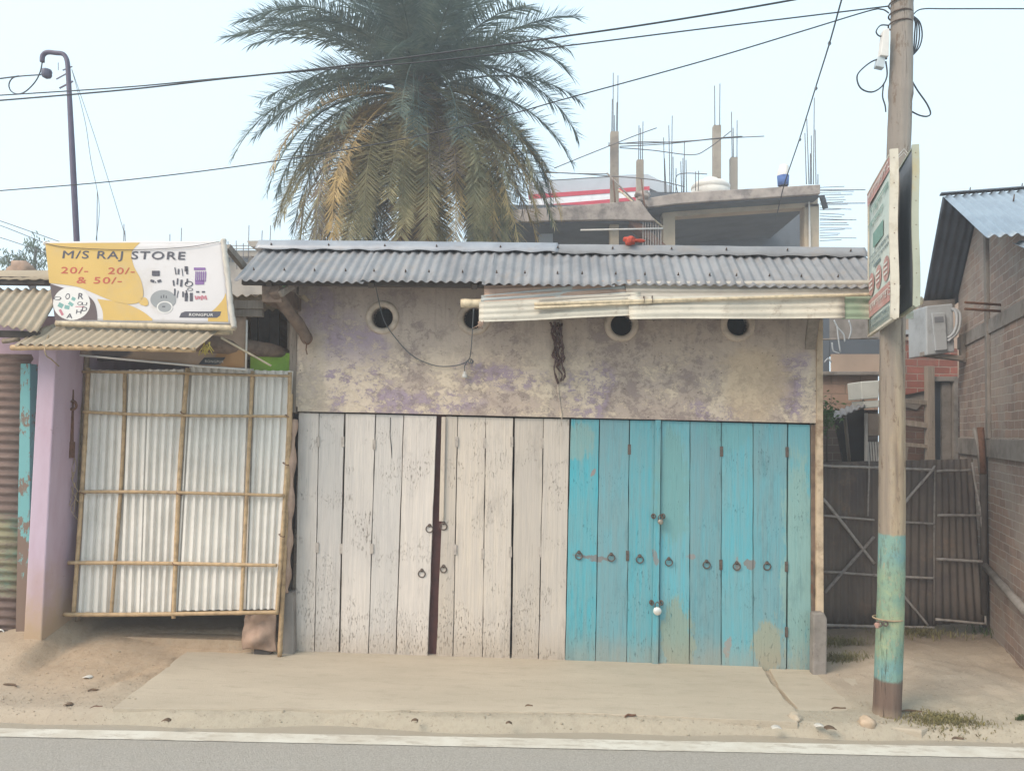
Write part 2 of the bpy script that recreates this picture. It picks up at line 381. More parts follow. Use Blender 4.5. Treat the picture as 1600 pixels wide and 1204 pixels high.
def mk_pole():
    t = Mt('utility_pole_timber', .85); x_, y_, z = t.xyz()
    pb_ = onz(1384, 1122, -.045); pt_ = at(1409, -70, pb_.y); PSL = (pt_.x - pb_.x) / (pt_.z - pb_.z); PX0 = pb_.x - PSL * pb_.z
    n = t.noise(1, vec=t.map((22, 22, 1.3)), detail=8, rough=.65); m = t.noise(7, detail=8, rough=.7)
    col = t.ramp(n, [(.3, (.16, .115, .08)), (.45, (.28, .21, .145)), (.56, (.36, .28, .19)), (.7, (.44, .355, .25))])
    ck = t.step(t.noise(1, vec=t.map((34, 34, .9), loc=(2, 5, 1)), detail=8, rough=.75), .60, .66)
    col = t.mix(col, (.27, .25, .235), t.mul(t.step(t.math('ADD', z, t.mul(m, .8)), 2.2, 3.8), .75))
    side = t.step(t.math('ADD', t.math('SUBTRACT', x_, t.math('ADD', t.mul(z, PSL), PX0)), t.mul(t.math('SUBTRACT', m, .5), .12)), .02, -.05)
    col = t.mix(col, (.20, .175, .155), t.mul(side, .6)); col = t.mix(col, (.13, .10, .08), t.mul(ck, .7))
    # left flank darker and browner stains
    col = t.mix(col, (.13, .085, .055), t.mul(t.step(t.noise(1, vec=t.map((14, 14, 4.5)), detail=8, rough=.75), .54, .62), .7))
    zz = t.math('ADD', z, t.mul(t.math('SUBTRACT', m, .5), .07))
    green = t.ramp(t.noise(4, detail=9, rough=.75), [(.35, (.15, .27, .225)), (.5, (.22, .31, .22)), (.65, (.31, .35, .21))])
    blue = t.ramp(t.noise(5, detail=8, rough=.7), [(.4, (.14, .28, .29)), (.6, (.19, .31, .26))])
    green = t.mix(green, blue, t.step(z, .92, 1.1)); green = t.mix(green, blue, t.step(z, .42, .3))
    green = t.mix(green, (.11, .13, .10), t.mul(t.step(t.noise(16, vec=t.map((1.6, 1.6, .5)), detail=9, rough=.8), .5, .62), .65))
    green = t.mix(green, (.34, .29, .20), t.mul(t.step(t.noise(24, vec=t.map((1.5, 1.5, .6), loc=(3, 3, 3)), detail=9, rough=.8), .56, .60), .7))
    col = t.mix(col, green, t.step(zz, 1.245, 1.225))
    brown = t.ramp(n, [(.3, (.105, .07, .055)), (.6, (.165, .115, .09))])
    col = t.mix(col, brown, t.step(zz, .245, .215))
    col = t.mix(col, (.36, .29, .21), t.mul(t.step(zz, .06, -.04), .6))
    t.color(col); t.bump(t.math('SUBTRACT', t.math('ADD', n, t.mul(m, .6)), t.mul(ck, .6)), .9, .015); return t.m
MAT['pole'] = mk_pole()

def mk_brick(name, ang, c1, c2, mortar, sc=4.2, grime=(.09, .085, .085), ga=.6, plaster=None, pa=.5):
    """bricks laid in the vertical plane whose horizontal direction is ang (radians from +X)"""
    t = Mt(name, .92); x, y, z = t.xyz()
    u = t.math('ADD', t.mul(x, math.cos(ang)), t.mul(y, math.sin(ang)))
    cb = t.n.new('ShaderNodeCombineXYZ'); t.l.new(u, cb.inputs[0]); t.l.new(z, cb.inputs[1])
    wv = t.n.new('ShaderNodeVectorMath'); wv.operation = 'ADD'; t.l.new(cb.outputs[0], wv.inputs[0])
    nn = t.n.new('ShaderNodeVectorMath'); nn.operation = 'SCALE'; t.l.new(t.noise(6, col=True), nn.inputs[0]); nn.inputs['Scale'].default_value = .03
    t.l.new(nn.outputs[0], wv.inputs[1])
    b = t.n.new('ShaderNodeTexBrick'); t.l.new(wv.outputs[0], b.inputs['Vector']); b.inputs['Scale'].default_value = sc
    b.inputs['Color1'].default_value = (*c1, 1); b.inputs['Color2'].default_value = (*c2, 1); b.inputs['Mortar'].default_value = (*mortar, 1)
    b.inputs['Mortar Size'].default_value = .022; b.inputs['Mortar Smooth'].default_value = .3; b.inputs['Bias'].default_value = 0
    b.inputs['Brick Width'].default_value = 1.0; b.inputs['Row Height'].default_value = .34
    col = t.mix(b.outputs[0], grime, t.mul(t.step(t.noise(1.7, detail=9, rough=.7), .42, .66), ga))
    col = t.mix(col, tuple(min(1, k * 1.5) for k in c2), t.mul(t.step(t.noise(9, detail=6), .5, .7), .3))
    h = t.mul(b.outputs['Fac'], -1)
    if plaster:
        pm = t.mul(t.step(t.noise(1.3, vec=t.map(loc=(9, 3, 1)), detail=9, rough=.6), .47, .54), pa)
        col = t.mix(col, plaster, pm)
    t.color(col); t.bump(t.math('ADD', h, t.mul(t.noise(25), .5)), .6, .012); return t.m
HANG = R(90 - 18.0)   # direction of the right house wall measured from +X
MAT['brick_dark'] = mk_brick('sooty_brick', HANG, (.36, .255, .205), (.24, .175, .15), (.46, .41, .36), 4.4, (.17, .155, .15), .45, (.36, .32, .285), .5)
MAT['brick_red'] = mk_brick('red_brick', 0, (.36, .13, .10), (.24, .09, .07), (.33, .27, .23), 3.6, (.13, .09, .08), .6)
MAT['brick_old'] = mk_brick('old_brown_brick', 0, (.25, .15, .115), (.18, .12, .10), (.26, .22, .19), 3.6, (.05, .05, .05), .6)
MAT['brick_black'] = mk_brick('blackened_brick', 0, (.12, .09, .08), (.09, .075, .07), (.18, .165, .15), 3.6)

def mk_ground():
    t = Mt('dusty_earth', .96); x, y, z = t.xyz()
    n = t.noise(1.4, detail=10, rough=.7); n2 = t.noise(11, detail=9, rough=.75); n3 = t.noise(90, detail=5, rough=.7)
    col = t.ramp(n, [(.3, (.355, .285, .215)), (.5, (.42, .345, .265)), (.7, (.48, .40, .31))])
    mud = t.blob((-2.9, 6.2, 0), (1.6, .75, 2), .3, 2, .5)
    col = t.mix(col, t.ramp(n2, [(.35, (.33, .235, .155)), (.5, (.415, .30, .20)), (.65, (.48, .36, .25))]), t.mul(mud, .8))
    yy = t.math('SUBTRACT', y, t.mul(x, .045)); vg = t.mul(t.step(t.math('ADD', yy, t.mul(n, .3)), 6.1, 5.7), t.step(t.math('ADD', x, t.mul(n, .8)), -2.9, -2.2))
    col = t.mix(col, t.ramp(n2, [(.35, (.33, .285, .22)), (.55, (.41, .36, .28)), (.7, (.46, .41, .32))]), t.mul(vg, .85))
    yard = t.step(t.math('ADD', y, t.mul(n, 1.0)), 7.3, 8.1)
    col = t.mix(col, (.17, .125, .09), t.mul(yard, .75))
    col = t.mix(col, (.30, .24, .18), t.mul(t.step(n2, .53, .66), .5))
    col = t.mix(col, (.46, .38, .285), t.mul(t.step(t.noise(23, vec=t.map(loc=(3, 3, 3)), detail=8, rough=.8), .56, .64), .45))
    pebble = t.step(t.vor(75), .16, .1); pm = t.mul(pebble, t.step(n2, .46, .58)); col = t.mix(col, (.47, .4, .32), t.mul(pm, .6))
    col = t.mix(col, (.13, .10, .08), t.mul(t.step(t.noise(60, detail=4), .63, .68), .55))
    t.color(col); t.bump(t.math('ADD', t.math('ADD', n2, t.mul(n3, .5)), t.mul(pm, .4)), .65, .015); return t.m
MAT['ground'] = mk_ground()
def mk_conc():
    t = Mt('dusty_concrete', .94); n = t.noise(1.1, vec=t.map((.5, 1.6, 1)), detail=10, rough=.7); n2 = t.noise(8, vec=t.map((.4, 1.5, 1)), detail=9, rough=.78)
    col = t.ramp(n, [(.3, (.40, .34, .262)), (.5, (.455, .388, .302)), (.7, (.51, .44, .345))])
    col = t.mix(col, (.34, .285, .22), t.mul(t.step(n2, .5, .64), .45))
    col = t.mix(col, (.24, .20, .155), t.mul(t.step(t.noise(55, detail=6, rough=.7), .61, .67), .4))
    col = t.mix(col, (.46, .395, .31), t.mul(t.step(t.noise(30, vec=t.map((.5, 1.4, 1), loc=(2, 2, 2)), detail=8, rough=.8), .56, .66), .4))
    t.color(col); t.bump(t.math('ADD', n2, t.mul(t.noise(120, detail=4), .7)), .45, .012); return t.m
MAT['concrete'] = mk_conc()
def mk_asph():
    t = Mt('dusty_asphalt', .9); n = t.noise(85, detail=6, rough=.75); n1 = t.noise(1.2, vec=t.map((.3, 1.5, 1)), detail=7)
    col = t.ramp(n, [(.3, (.32, .292, .255)), (.5, (.40, .37, .33)), (.68, (.50, .465, .42))])
    y = t.xyz()[1]
    yy = t.math('SUBTRACT', y, t.mul(t.xyz()[0], .045)); dust = t.step(t.math('ADD', yy, t.mul(t.noise(1.5, vec=t.map((.4, 2, 1)), detail=8), .35)), 5.12, 5.36)
    dust = t.math('MAXIMUM', dust, t.mul(t.step(n1, .45, .7), .4))
    col = t.mix(col, (.42, .36, .28), t.mul(dust, .93))
    crk = t.mul(t.step(t.noise(1, vec=t.map((1.2, 3, 1)), detail=9, rough=.8), .66, .70), .3); col = t.mix(col, (.12, .11, .1), crk)
    t.color(col); t.bump(n, 1.0, .012); return t.m
MAT['asphalt'] = mk_asph()
def mk_line():
    t = Mt('worn_road_paint', .75); n = t.noise(9, vec=t.map((.5, 2, 1)), detail=10, rough=.75)
    col = t.mix((.62, .59, .52), (.52, .475, .40), t.step(t.noise(3), .4, .65)); col = t.mix(col, (.40, .35, .285), t.mul(t.step(n, .50, .62), .8))
    t.color(col); t.bump(t.noise(160), .4, .004); return t.m
MAT['roadpaint'] = mk_line()
def mk_shutter():
    t = Mt('painted_shutter_steel', .7); x, y, z = t.xyz(); n = t.noise(1, vec=t.map((6, 6, 24)), detail=9, rough=.75)
    col = t.ramp(n, [(.3, (.15, .10, .085)), (.55, (.225, .155, .13)), (.7, (.29, .215, .18))])
    g = t.step(t.math('ADD', z, t.mul(t.math('SUBTRACT', n, .5), .5)), 1.14, 1.05); g2 = t.step(t.math('ADD', z, t.mul(t.math('SUBTRACT', n, .5), .5)), .42, .55)
    gc = t.mix((.21, .29, .21), (.30, .27, .17), t.step(t.noise(5), .4, .6))
    col = t.mix(col, gc, t.mul(t.mul(g, g2), t.step(n, .3, .55))); t.color(col); t.bump(n, .3, .005); return t.m
MAT['shutter'] = mk_shutter()
def mk_lilac():
    t = Mt('lilac_limewash', .93); z = t.xyz()[2]; n = t.noise(3, detail=9, rough=.7); n2 = t.noise(1.5, vec=t.map((3, 3, .7)), detail=6)
    col = t.mix((.50, .39, .47), (.44, .32, .385), t.step(n2, .35, .65))
    col = t.mix(col, (.42, .30, .20), t.step(t.math('ADD', z, t.mul(n, .8)), 1.25, .55)); col = t.mix(col, (.2, .15, .13), t.mul(t.step(t.noise(22), .68, .72), .7))
    t.color(col); t.bump(n, .4, .015); return t.m
MAT['lilac'] = mk_lilac()
def mk_teal():
    t = Mt('flaking_teal_paint', .85); n = t.noise(7, vec=t.map((1, 1, .5)), detail=9, rough=.75)
    z = t.xyz()[2]; thr = t.math('ADD', n, t.mul(t.step(z, 1.3, .2), .22))
    t.color(t.mix((.16, .37, .38), (.20, .14, .11), t.step(thr, .52, .56))); t.bump(n, .5, .01); return t.m
MAT['teal'] = mk_teal()

MAT['painted_hinge'] = simple('painted_over_hinge', (.40, .35, .31), .7, .3, 30)
MAT['ventring'] = simple('pale_vent_cement', (.52, .43, .35), .9, .25, 14, bump=.4, dirt=(.32, .26, .22))
MAT['jamb'] = simple('cream_jamb_paint', (.50, .385, .27), .85, .3, 9, dirt=(.2, .12, .08))
MAT['maroon'] = simple('maroon_painted_frame', (.085, .032, .03), .6, .3, 12)
MAT['iron'] = simple('rusty_iron', (.13, .10, .085), .6, .4, 40, metal=.5)
MAT['rust'] = simple('rust_brown', (.14, .07, .045), .8, .4, 30)
MAT['steel'] = simple('bright_lock_steel', (.75, .74, .70), .35, .1, 20, metal=.6)
MAT['brass'] = simple('dull_lock_brass', (.33, .29, .24), .45, .3, 40, metal=.6)
MAT['dark'] = simple('cavity_shade_black', (.02, .02, .023), .95, .3, 5)  # near-black colour stands for the shade in hollows and gaps
MAT['dark_wood'] = simple('smoke_dark_timber', (.075, .062, .055), .9, .4, 8)
MAT['plank'] = simple('brown_planks', (.17, .12, .09), .85, .4, 12, dirt=(.08, .06, .05))
MAT['concgrey'] = simple('raw_concrete', (.24, .215, .195), .93, .3, 5, bump=.4, bs=30, dirt=(.12, .1, .09))
MAT['cable'] = simple('black_cable', (.035, .038, .045), .5, .2, 10, bump=0)
MAT['cable_grey'] = simple('grey_cable', (.12, .13, .14), .6, .2, 10, bump=0)
MAT['twine'] = simple('tan_twine', (.34, .25, .16), .9, .3, 30)
MAT['ply'] = simple('white_pvc', (.62, .60, .57), .5, .1, 10, bump=0)
MAT['cloth'] = simple('muddy_cloth', (.36, .25, .19), .95, .35, 7, bump=.4, bs=50)
MAT['redcloth'] = simple('red_rag', (.42, .07, .045), .9, .3, 12)
MAT['lime_board'] = simple('lime_green_board', (.24, .42, .06), .7, .15, 8, dirt=(.2, .25, .08))
MAT['stone'] = simple('pale_stone', (.47, .36, .26), .9, .25, 12, bump=.4)
MAT['deadleaf'] = simple('dead_leaf_brown', (.13, .085, .055), .9, .5, 30)
MAT['litter'] = simple('pale_litter', (.55, .52, .47), .8, .2, 20)
MAT['far_conc'] = simple('distant_concrete', (.33, .285, .235), .93, .3, 1.2, bump=.3, bs=12, dirt=(.16, .14, .13))
MAT['far_beige'] = simple('distant_beige_plaster', (.46, .375, .275), .93, .2, 1.5, bump=.2, bs=12, dirt=(.3, .25, .2))
MAT['far_dark'] = simple('interior_shade_plaster', (.10, .115, .135), .95, .3, 1.5)  # shade of the interiors put into a dark blue-grey colour
MAT['far_stain'] = simple('stained_slab_edge', (.34, .29, .26), .95, .5, 3, dirt=(.10, .09, .09))
MAT['rebar'] = simple('reinforcing_bar', (.13, .12, .12), .8, .2, 10, bump=0)
MAT['redband'] = simple('red_band', (.50, .045, .075), .6, .1, 5)
MAT['whiteband'] = simple('white_band', (.75, .75, .77), .6, .1, 5)
MAT['greyroof'] = simple('pale_grey_sheet', (.42, .46, .50), .6, .1, 2)
MAT['tank'] = simple('white_plastic_tank', (.72, .68, .62), .5, .1, 5)
MAT['ac'] = simple('ac_casing_grey', (.36, .38, .40), .5, .1, 5, dirt=(.24, .25, .26))
MAT['ac_dark'] = simple('ac_recess', (.17, .18, .2), .6, .1, 5)
MAT['purple_post'] = simple('dull_purple_steel', (.10, .085, .13), .5, .2, 8)
MAT['glazed'] = simple('glazed_insulator', (.09, .09, .13), .35, .2, 8)
MAT['green_leaf'] = simple('young_leaf', (.06, .13, .035), .7, .4, 5, bump=0)
MAT['grass'] = simple('dry_grass', (.19, .165, .07), .9, .5, 9, bump=0)
MAT['grass2'] = simple('green_grass', (.075, .105, .035), .9, .5, 9, bump=0)
MAT['pinkboard'] = simple('pinkish_board', (.42, .32, .255), .9, .15, 3)
MAT['basin'] = simple('white_basin', (.52, .53, .50), .6, .1, 5)

# ------------------------------------------------------------------ terrain
def sst(a, b, v):
    t = max(0, min(1, (v - a) / (b - a))); return t * t * (3 - 2 * t)
def hgt(x, y):
    """earth level"""
    yy = y - .045 * x
    n = mnoise.noise(Vector((x * 1.3, y * 1.3, 0))) * .010 + mnoise.noise(Vector((x * 5, y * 5, 2))) * .007 + mnoise.noise(Vector((x * 14, y * 14, 4))) * .004 + mnoise.noise(Vector((x * 33, y * 33, 4))) * .002
    b = -.135 + .121 * sst(5.14, 5.30, yy + .12 * mnoise.noise(Vector((x * 1.1, 0, 8)))) - .03 * sst(5.55, 5.75, y) * sst(-2.6, -2.3, x) * sst(2.3, 2.1, x)
    # mud ramp before the gate of the left shed, left of and behind the concrete
    xl = -2.62 - .33 * (y - 5.3); left = sst(.05, -.75, x - xl)
    b += .03 * sst(5.3, 5.8, y) * left + .12 * sst(5.85, 6.75, y) * left * sst(-4.6, -4.1, x) + (1 - left) * .12 * sst(6.34, 6.72, y) * sst(-2.1, -2.2, x)
    b += .13 * sst(5.5, 6.0, y) * sst(-3.8, -4.0, x)
    if -3.4 < x < -2.3 and 5.33 < y < 6.3:   # broken edge of the concrete
        d_ = x - xl + .03 * mnoise.noise(Vector((y * 7, 0, 0))); n -= .03 * math.exp(-(d_ / .022) ** 2)
    if x < -2.7:   # ruts running down to the road
        c = -3.19 + (y - 5.45) * .24; k_ = sst(5.4, 5.55, y) * sst(6.15, 5.95, y)
        n -= .02 * math.exp(-((x - c) / .06) ** 2) * k_; n += (.02 + .02 * mnoise.noise(Vector((x * 15, y * 15, 9)))) * math.exp(-((x - c - .12) / .07) ** 2) * k_
    if x > 2.2: b += .05 * sst(2.35, 3.1, x) * sst(5.3, 6.5, y); n *= 1 + 1.3 * sst(2.2, 2.8, x)
    v_ = sst(5.05, 5.15, yy) * sst(5.62, 5.5, yy) * sst(2.4, 2.0, x) * sst(-2.9, -2.4, x); n *= 1 - .75 * v_
    return b + n
def grid(xs, ys, fn):
    mb = MB(); w = len(xs)
    mb.add([V(x, y, fn(x, y)) for y in ys for x in xs], [(j * w + i, j * w + i + 1, (j + 1) * w + i + 1, (j + 1) * w + i) for j in range(len(ys) - 1) for i in range(w - 1)], 0, True)
    return mb
def span(a, b, st): n = max(1, int(round((b - a) / st))); return [a + (b - a) * i / n for i in range(n)]
xs = span(-58, -12, 8) + span(-12, -5.5, .5) + span(-5.5, 6, .03) + span(6, 12, .5) + span(12, 58, 8) + [58]
ys = span(-24, 4.2, 3) + span(4.2, 8.2, .03) + span(8.2, 12, .3) + span(12, 58, 6) + [58]
g = grid(xs, ys, hgt).build('ground', MAT['ground'], loc=(0, 0, 0)); struct(g)
rd = grid(span(-57, -20, 12) + span(-20, 20, 1) + span(20, 57, 12) + [57], [-9, -3, 0, 2, 4, 4.6, 4.8, 5.0, 5.2, 5.4, 5.55], lambda x, y: -.09)
for v in rd.v: v.y += .045 * v.x
rd = rd.build('road', MAT['asphalt'], loc=(0, 0, 0)); struct(rd)
# painted edge line
a0, a1 = onz(0, 1137, -.086), onz(0, 1150, -.086); b0, b1 = onz(1600, 1167, -.086), onz(1600, 1184, -.086)
mb = MB(); N = 260
def linept(t, s_):
    p = a0.lerp(b0, t).lerp(a1.lerp(b1, t), s_); j = mnoise.noise(Vector((t * 60, s_ * 3, 0))) * .007; return V(p.x, p.y + j, -.0855)
mb.sheet(lambda u, v: linept(-.6 + 2.2 * u, v), N, 2, smooth=False)
struct(mb.build('road_line', MAT['roadpaint'], loc=(0, 0, 0)))

# concrete apron in front of the shop (broken slab outline from the photo, laid as real slab)
def outline_slab(px, z, th, name, seed, label=None):
    pts = [onz(x, y, z) for x, y in px]; out = []
    for i, p in enumerate(pts):
        q = pts[(i + 1) % len(pts)]; k = max(1, int((q - p).length / .05))
        for j in range(k):
            r_ = p.lerp(q, j / k); nn = mnoise.noise(r_ * 6 + Vector((seed, 0, 0))) * .012 + mnoise.noise(r_ * 22) * .005
            nd = (q - p).normalized(); out.append(r_ + Vector((-nd.y, nd.x, 0)) * nn)
    bm = bmesh.new(); f = bm.faces.new([bm.verts.new(v) for v in out]); 
    e = bmesh.ops.extrude_face_region(bm, geom=[f]); bm.normal_update()
    for v in e['geom']:
        if isinstance(v, bmesh.types.BMVert): v.co.z -= th
    bmesh.ops.recalc_face_normals(bm, faces=bm.faces); bmesh.ops.triangulate(bm, faces=[f_ for f_ in bm.faces if len(f_.verts) > 4])
    me = bpy.data.meshes.new(name); bm.to_mesh(me); bm.free(); me.materials.append(MAT['concrete'])
    o = bpy.data.objects.new(name, me); COL.objects.link(o); struct(o)
    q = o.modifiers.new('bevel', 'BEVEL'); q.width = .012; q.segments = 2; q.limit_method = 'ANGLE'; q.angle_limit = R(50)
    return o
outline_slab([(286, 1022), (300, 1013), (452, 1008), (890, 1016), (1186, 1034), (1205, 1066), (1243, 1110), (1246, 1127), (900, 1112), (500, 1107), (176, 1106)], -.004, .14, 'pavement', 3)
outline_slab([(1196, 1036), (1330, 1045), (1345, 1075), (1362, 1100), (1300, 1112), (1252, 1112), (1222, 1078)], -.018, .12, 'pavement', 8)
outline_slab([(1406, 1062), (1480, 1119), (1440, 1140), (1300, 1128), (1372, 1105)], -.026, .12, 'pavement', 12)

# ------------------------------------------------------------------ main shop
FY = 6.5
shop = thing('shop_building', 'low plastered shop with peeling purple wall, white and turquoise plank doors and grey tin roof', 'shop', (0.1, 7.2, 0))
VENT = [(597.5, 496), (741, 497), (971, 507.5), (1153, 507)]
outer = [at(467, 432, FY), at(1286, 432, FY), at(1286, 661, FY), at(1267, 660.5, FY), at(893, 651, FY), at(802, 650, FY), at(587, 644.5, FY), at(465, 642.5, FY)]
loops = [[V(p.x, p.y, p.z) for p in outer]]; circ = []
for c in VENT:
    p = at(c[0], c[1], FY); circ.append(p); loops.append([p + V(.092 * math.cos(-a * math.tau / 28), 0, .092 * math.sin(-a * math.tau / 28)) for a in range(28)])
flat = [p for l in loops for p in l]; tri = tessellate_polygon(loops); mb = MB(); mb.add(flat, [tuple(t_) for t_ in tri])
XL, XR = outer[0].x, at(1286, 800, FY).x
for l in loops[1:]:
    n = len(l); mb.add(l + [q + V(0, .12, 0) for q in l], [(i, (i + 1) % n, (i + 1) % n + n, i + n) for i in range(n)])
# lintel underside, sides, back
mb.add([outer[7], outer[6], outer[5], outer[4], outer[3], outer[3] + V(0, .2, 0), outer[7] + V(0, .2, 0)], [tuple(range(7))])
mb.box((XL, FY + .13, -.05), (XL + .1, 9.6, 3.15)); mb.box((XL, FY + .004, 2.06), (XL + .1, FY + .13, 3.15)); mb.box((XR - .06, FY + .11, -.05), (XR, 9.6, 3.15)); mb.box((XL, 9.6, -.05), (XR, 9.7, 3.15))
mb.build('wall', MAT['wall'], shop)
for p in circ:
    MB().torus(p + V(0, .0, 0), .118, .028, (0, 1, 0), 28, 8).build('vent_ring', MAT['ventring'], shop)
    m2 = MB(); m2.lathe(p + V(0, .12, 0), [(.001, 0), (.095, 0)], 24, ax='y');  # near-black disc paints the shade inside the vent
    for k in range(-3, 4):
        m2.beam(p + V(k * .026, .05, -.09), p + V(k * .026, .05, .09), .004, .004)
        m2.beam(p + V(-.09, .052, k * .026), p + V(.09, .052, k * .026), .004, .004)
    m2.build('vent_mesh', MAT['dark'], shop)
# vertical crack / repaired seam in plaster
mb = MB(); rr = random.Random(3)
def scar(pts, w, Yo, mi):
    for i in range(len(pts) - 1):
        a, b = at(*pts[i], FY - Yo), at(*pts[i + 1], FY - Yo); wa = w * rr.uniform(.6, 1.3); wb = w * rr.uniform(.6, 1.3)
        mb.add([a - V(wa, 0, 0), a + V(wa, 0, 0), b + V(wb, 0, 0), b - V(wb, 0, 0), a - V(wa * .5, -.012, 0), a + V(wa * .5, -.012, 0)], [(0, 3, 2, 1)], mi)
mb.tube(smoothpts([at(874, 498, FY - .004), at(877, 520, FY - .004), at(873, 560, FY), at(872, 600, FY), at(878, 655, FY)], 5), [.012, .02, .022, .02, .018, .015, .02, .012, .018, .02, .014, .01, .012, .014, .012, .01, .012, .01, .008, .01, .008], 6, jag=.5)
mb.build('plaster_scar', MAT['wall'], shop)

# threshold strip under the lintel, maroon frame behind the doors
mb = MB(); mb.add([at(690, 648, FY + .09), at(660, 648, FY + .09), at(660, 1032, FY + .09), at(700, 1032, FY + .09), at(700, 648, FY + .09)], [(1, 2, 3, 4)])
mb = MB().rect(655, 646, 705, 1040, FY + .075, .05); mb.build('door_frame', MAT['maroon'], shop, .004)
MB().rect(460, 646, 1275, 1050, FY + .14, .04).build('gap_shade_sheet', MAT['dark'], shop)  # near-black sheet paints the shade seen through the door gaps
def line_y(tx, table):
    for (x0, y0), (x1, y1) in zip(table, table[1:]):
        if tx <= x1: return y0 + (y1 - y0) * (tx - x0) / (x1 - x0)
    return table[-1][1]
TOPY = [(455, 643.5), (587, 646), (802, 652), (892, 653.5), (1031, 656), (1177, 660), (1290, 663)]
def leaf(x0, x1, b0, b1, mat, dy=0, top0=None, name='door_leaf', thick=.028, y1=1054, gap=.55, hinge=()):
    t0, t1 = line_y(x0, TOPY), line_y(x1, TOPY); g = gap
    mb = MB(); rr = random.Random(int(x0))
    k = 14; L = [(x0 + g + (b0 - x0) * i / k + rr.uniform(-.45, .45), t0 + 1 + (y1 - t0) * i / k) for i in range(k + 1)]
    Rr = [(x1 - g + (b1 - x1) * i / k + rr.uniform(-.45, .45), t1 + 1 + (y1 - t1) * i / k) for i in range(k + 1)]
    mb.pp(L + Rr[::-1], FY + .03 + dy, thick)
    o = mb.build(name, mat, shop, .003); o['label'] = 'turquoise painted plank door leaf' if mat is MAT['blue_wood'] else 'beige worn plank door leaf' if mat is MAT['beige_wood'] else 'whitewashed plank door leaf with chipped paint'
    for (hx, hy) in hinge:
        MB().rect(hx - 2.4, hy - 8, hx + 2.4, hy + 8, FY + .03 + dy - .006, .006).build('hinge', MAT['iron'] if mat is MAT['blue_wood'] else MAT['painted_hinge'], o, .001)
    return o
W = MAT['white_wood']
lw = [leaf(466, 498.6, 459.5, 490.6, W, 0, hinge=((497, 690), (495.5, 855))), leaf(498.6, 538, 490.6, 528.6, W, .004, hinge=((535.5, 690), (533, 857))), leaf(539.5, 587, 530, 574.3, W, -.002, hinge=((584.5, 694), (581, 857))),
      leaf(587, 631, 574.3, 617.4, W, .003), leaf(631, 682.5, 617.4, 667.5, W, -.005)]
# the split running down the fourth leaf
MB().tube([at(610, 652, FY + .028), at(609.5, 680, FY + .028), at(611.5, 700, FY + .028), at(612, 716, FY + .028)], [.003, .002, .0035, .001], 5).build('split', MAT['dark'], lw[3])
W = MAT['beige_wood']
lr = [leaf(696.5, 715.4, 680, 707, W, -.004, hinge=((713.5, 690), (711, 858))), leaf(715.4, 759, 707, 753.5, W, .002, hinge=((757, 692), (754.5, 865))), leaf(759, 802, 753.5, 797, W, 0, hinge=((799.5, 690), (797.5, 862))),
      leaf(804, 849.6, 799, 841, W, .003, hinge=((847, 692), (844, 862))), leaf(849.6, 890, 841, 883, W, -.002)]
mb = MB(); mb.pp([(690, 651), (696.3, 651), (693, 814), (686, 814)], FY + .004, .03); mb.build('closing_strip', W, shop, .003)
BL = MAT['blue_wood']
lb = [leaf(891.5, 937, 882.5, 930, BL, 0), leaf(937, 984, 930, 978.7, BL, .003, hinge=((983.5, 702),)), leaf(984, 1024.6, 978.7, 1018.5, BL, -.001, hinge=((980.5, 868),)),
      leaf(1033, 1078.5, 1029, 1077.4, BL, .004), leaf(1078.5, 1127.4, 1077.4, 1127, BL, 0, hinge=((1127.5, 705), (1126.5, 882))), leaf(1127.4, 1177, 1127, 1177, BL, .002), leaf(1177, 1230.5, 1177, 1228.6, BL, -.002, hinge=((1230, 706), (1229, 885), (1229, 987))),
      leaf(1231.5, 1266.6, 1229.8, 1268, BL, .006)]
mb = MB(); mb.pp([(1024.2, 656), (1033, 656), (1028.6, 1050), (1018.7, 1050)], FY + .006, .035); mb.build('closing_strip', BL, shop, .003)
def ring(px, py, par, Y=FY + .022, r=.029, mat='iron'):
    p = at(px, py, Y); m = MB(); m.torus(p + V(0, -.004, 0), r, .0048, (0, 1, .12), 20, 6); m.torus(p + V(0, 0, r * .95), .009, .004, (1, 0, 0), 10, 5); m.lathe(p + V(0, .006, r), [(.016, -.006), (.014, -.01)], 10, ax='y')
    m.build('ring_handle', MAT[mat], par)
ring(671, 826, lw[4]); ring(659, 896, lw[4]); ring(693, 822, lr[0]); ring(693, 889, lr[0], r=.026)
for (x, y), i in zip([(904.5, 868), (955, 871), (999.5, 873.6), (1045, 878), (1104, 882), (1151, 884.5), (1198.5, 884.5)], [0, 1, 2, 3, 4, 5, 6]): ring(x, y, lb[i])
for (x, y, i) in [(1021, 806, 2), (1036, 806, 3), (1018, 941, 2), (1033, 941, 3)]:
    p = at(x, y, FY + .0); MB().torus(p, .018, .0055, (.6, .8, 0), 12, 6).torus(p + V(.0, .02, .0), .011, .005, (1, 0, 0), 8, 5).build('hasp', MAT['iron'], lb[i])
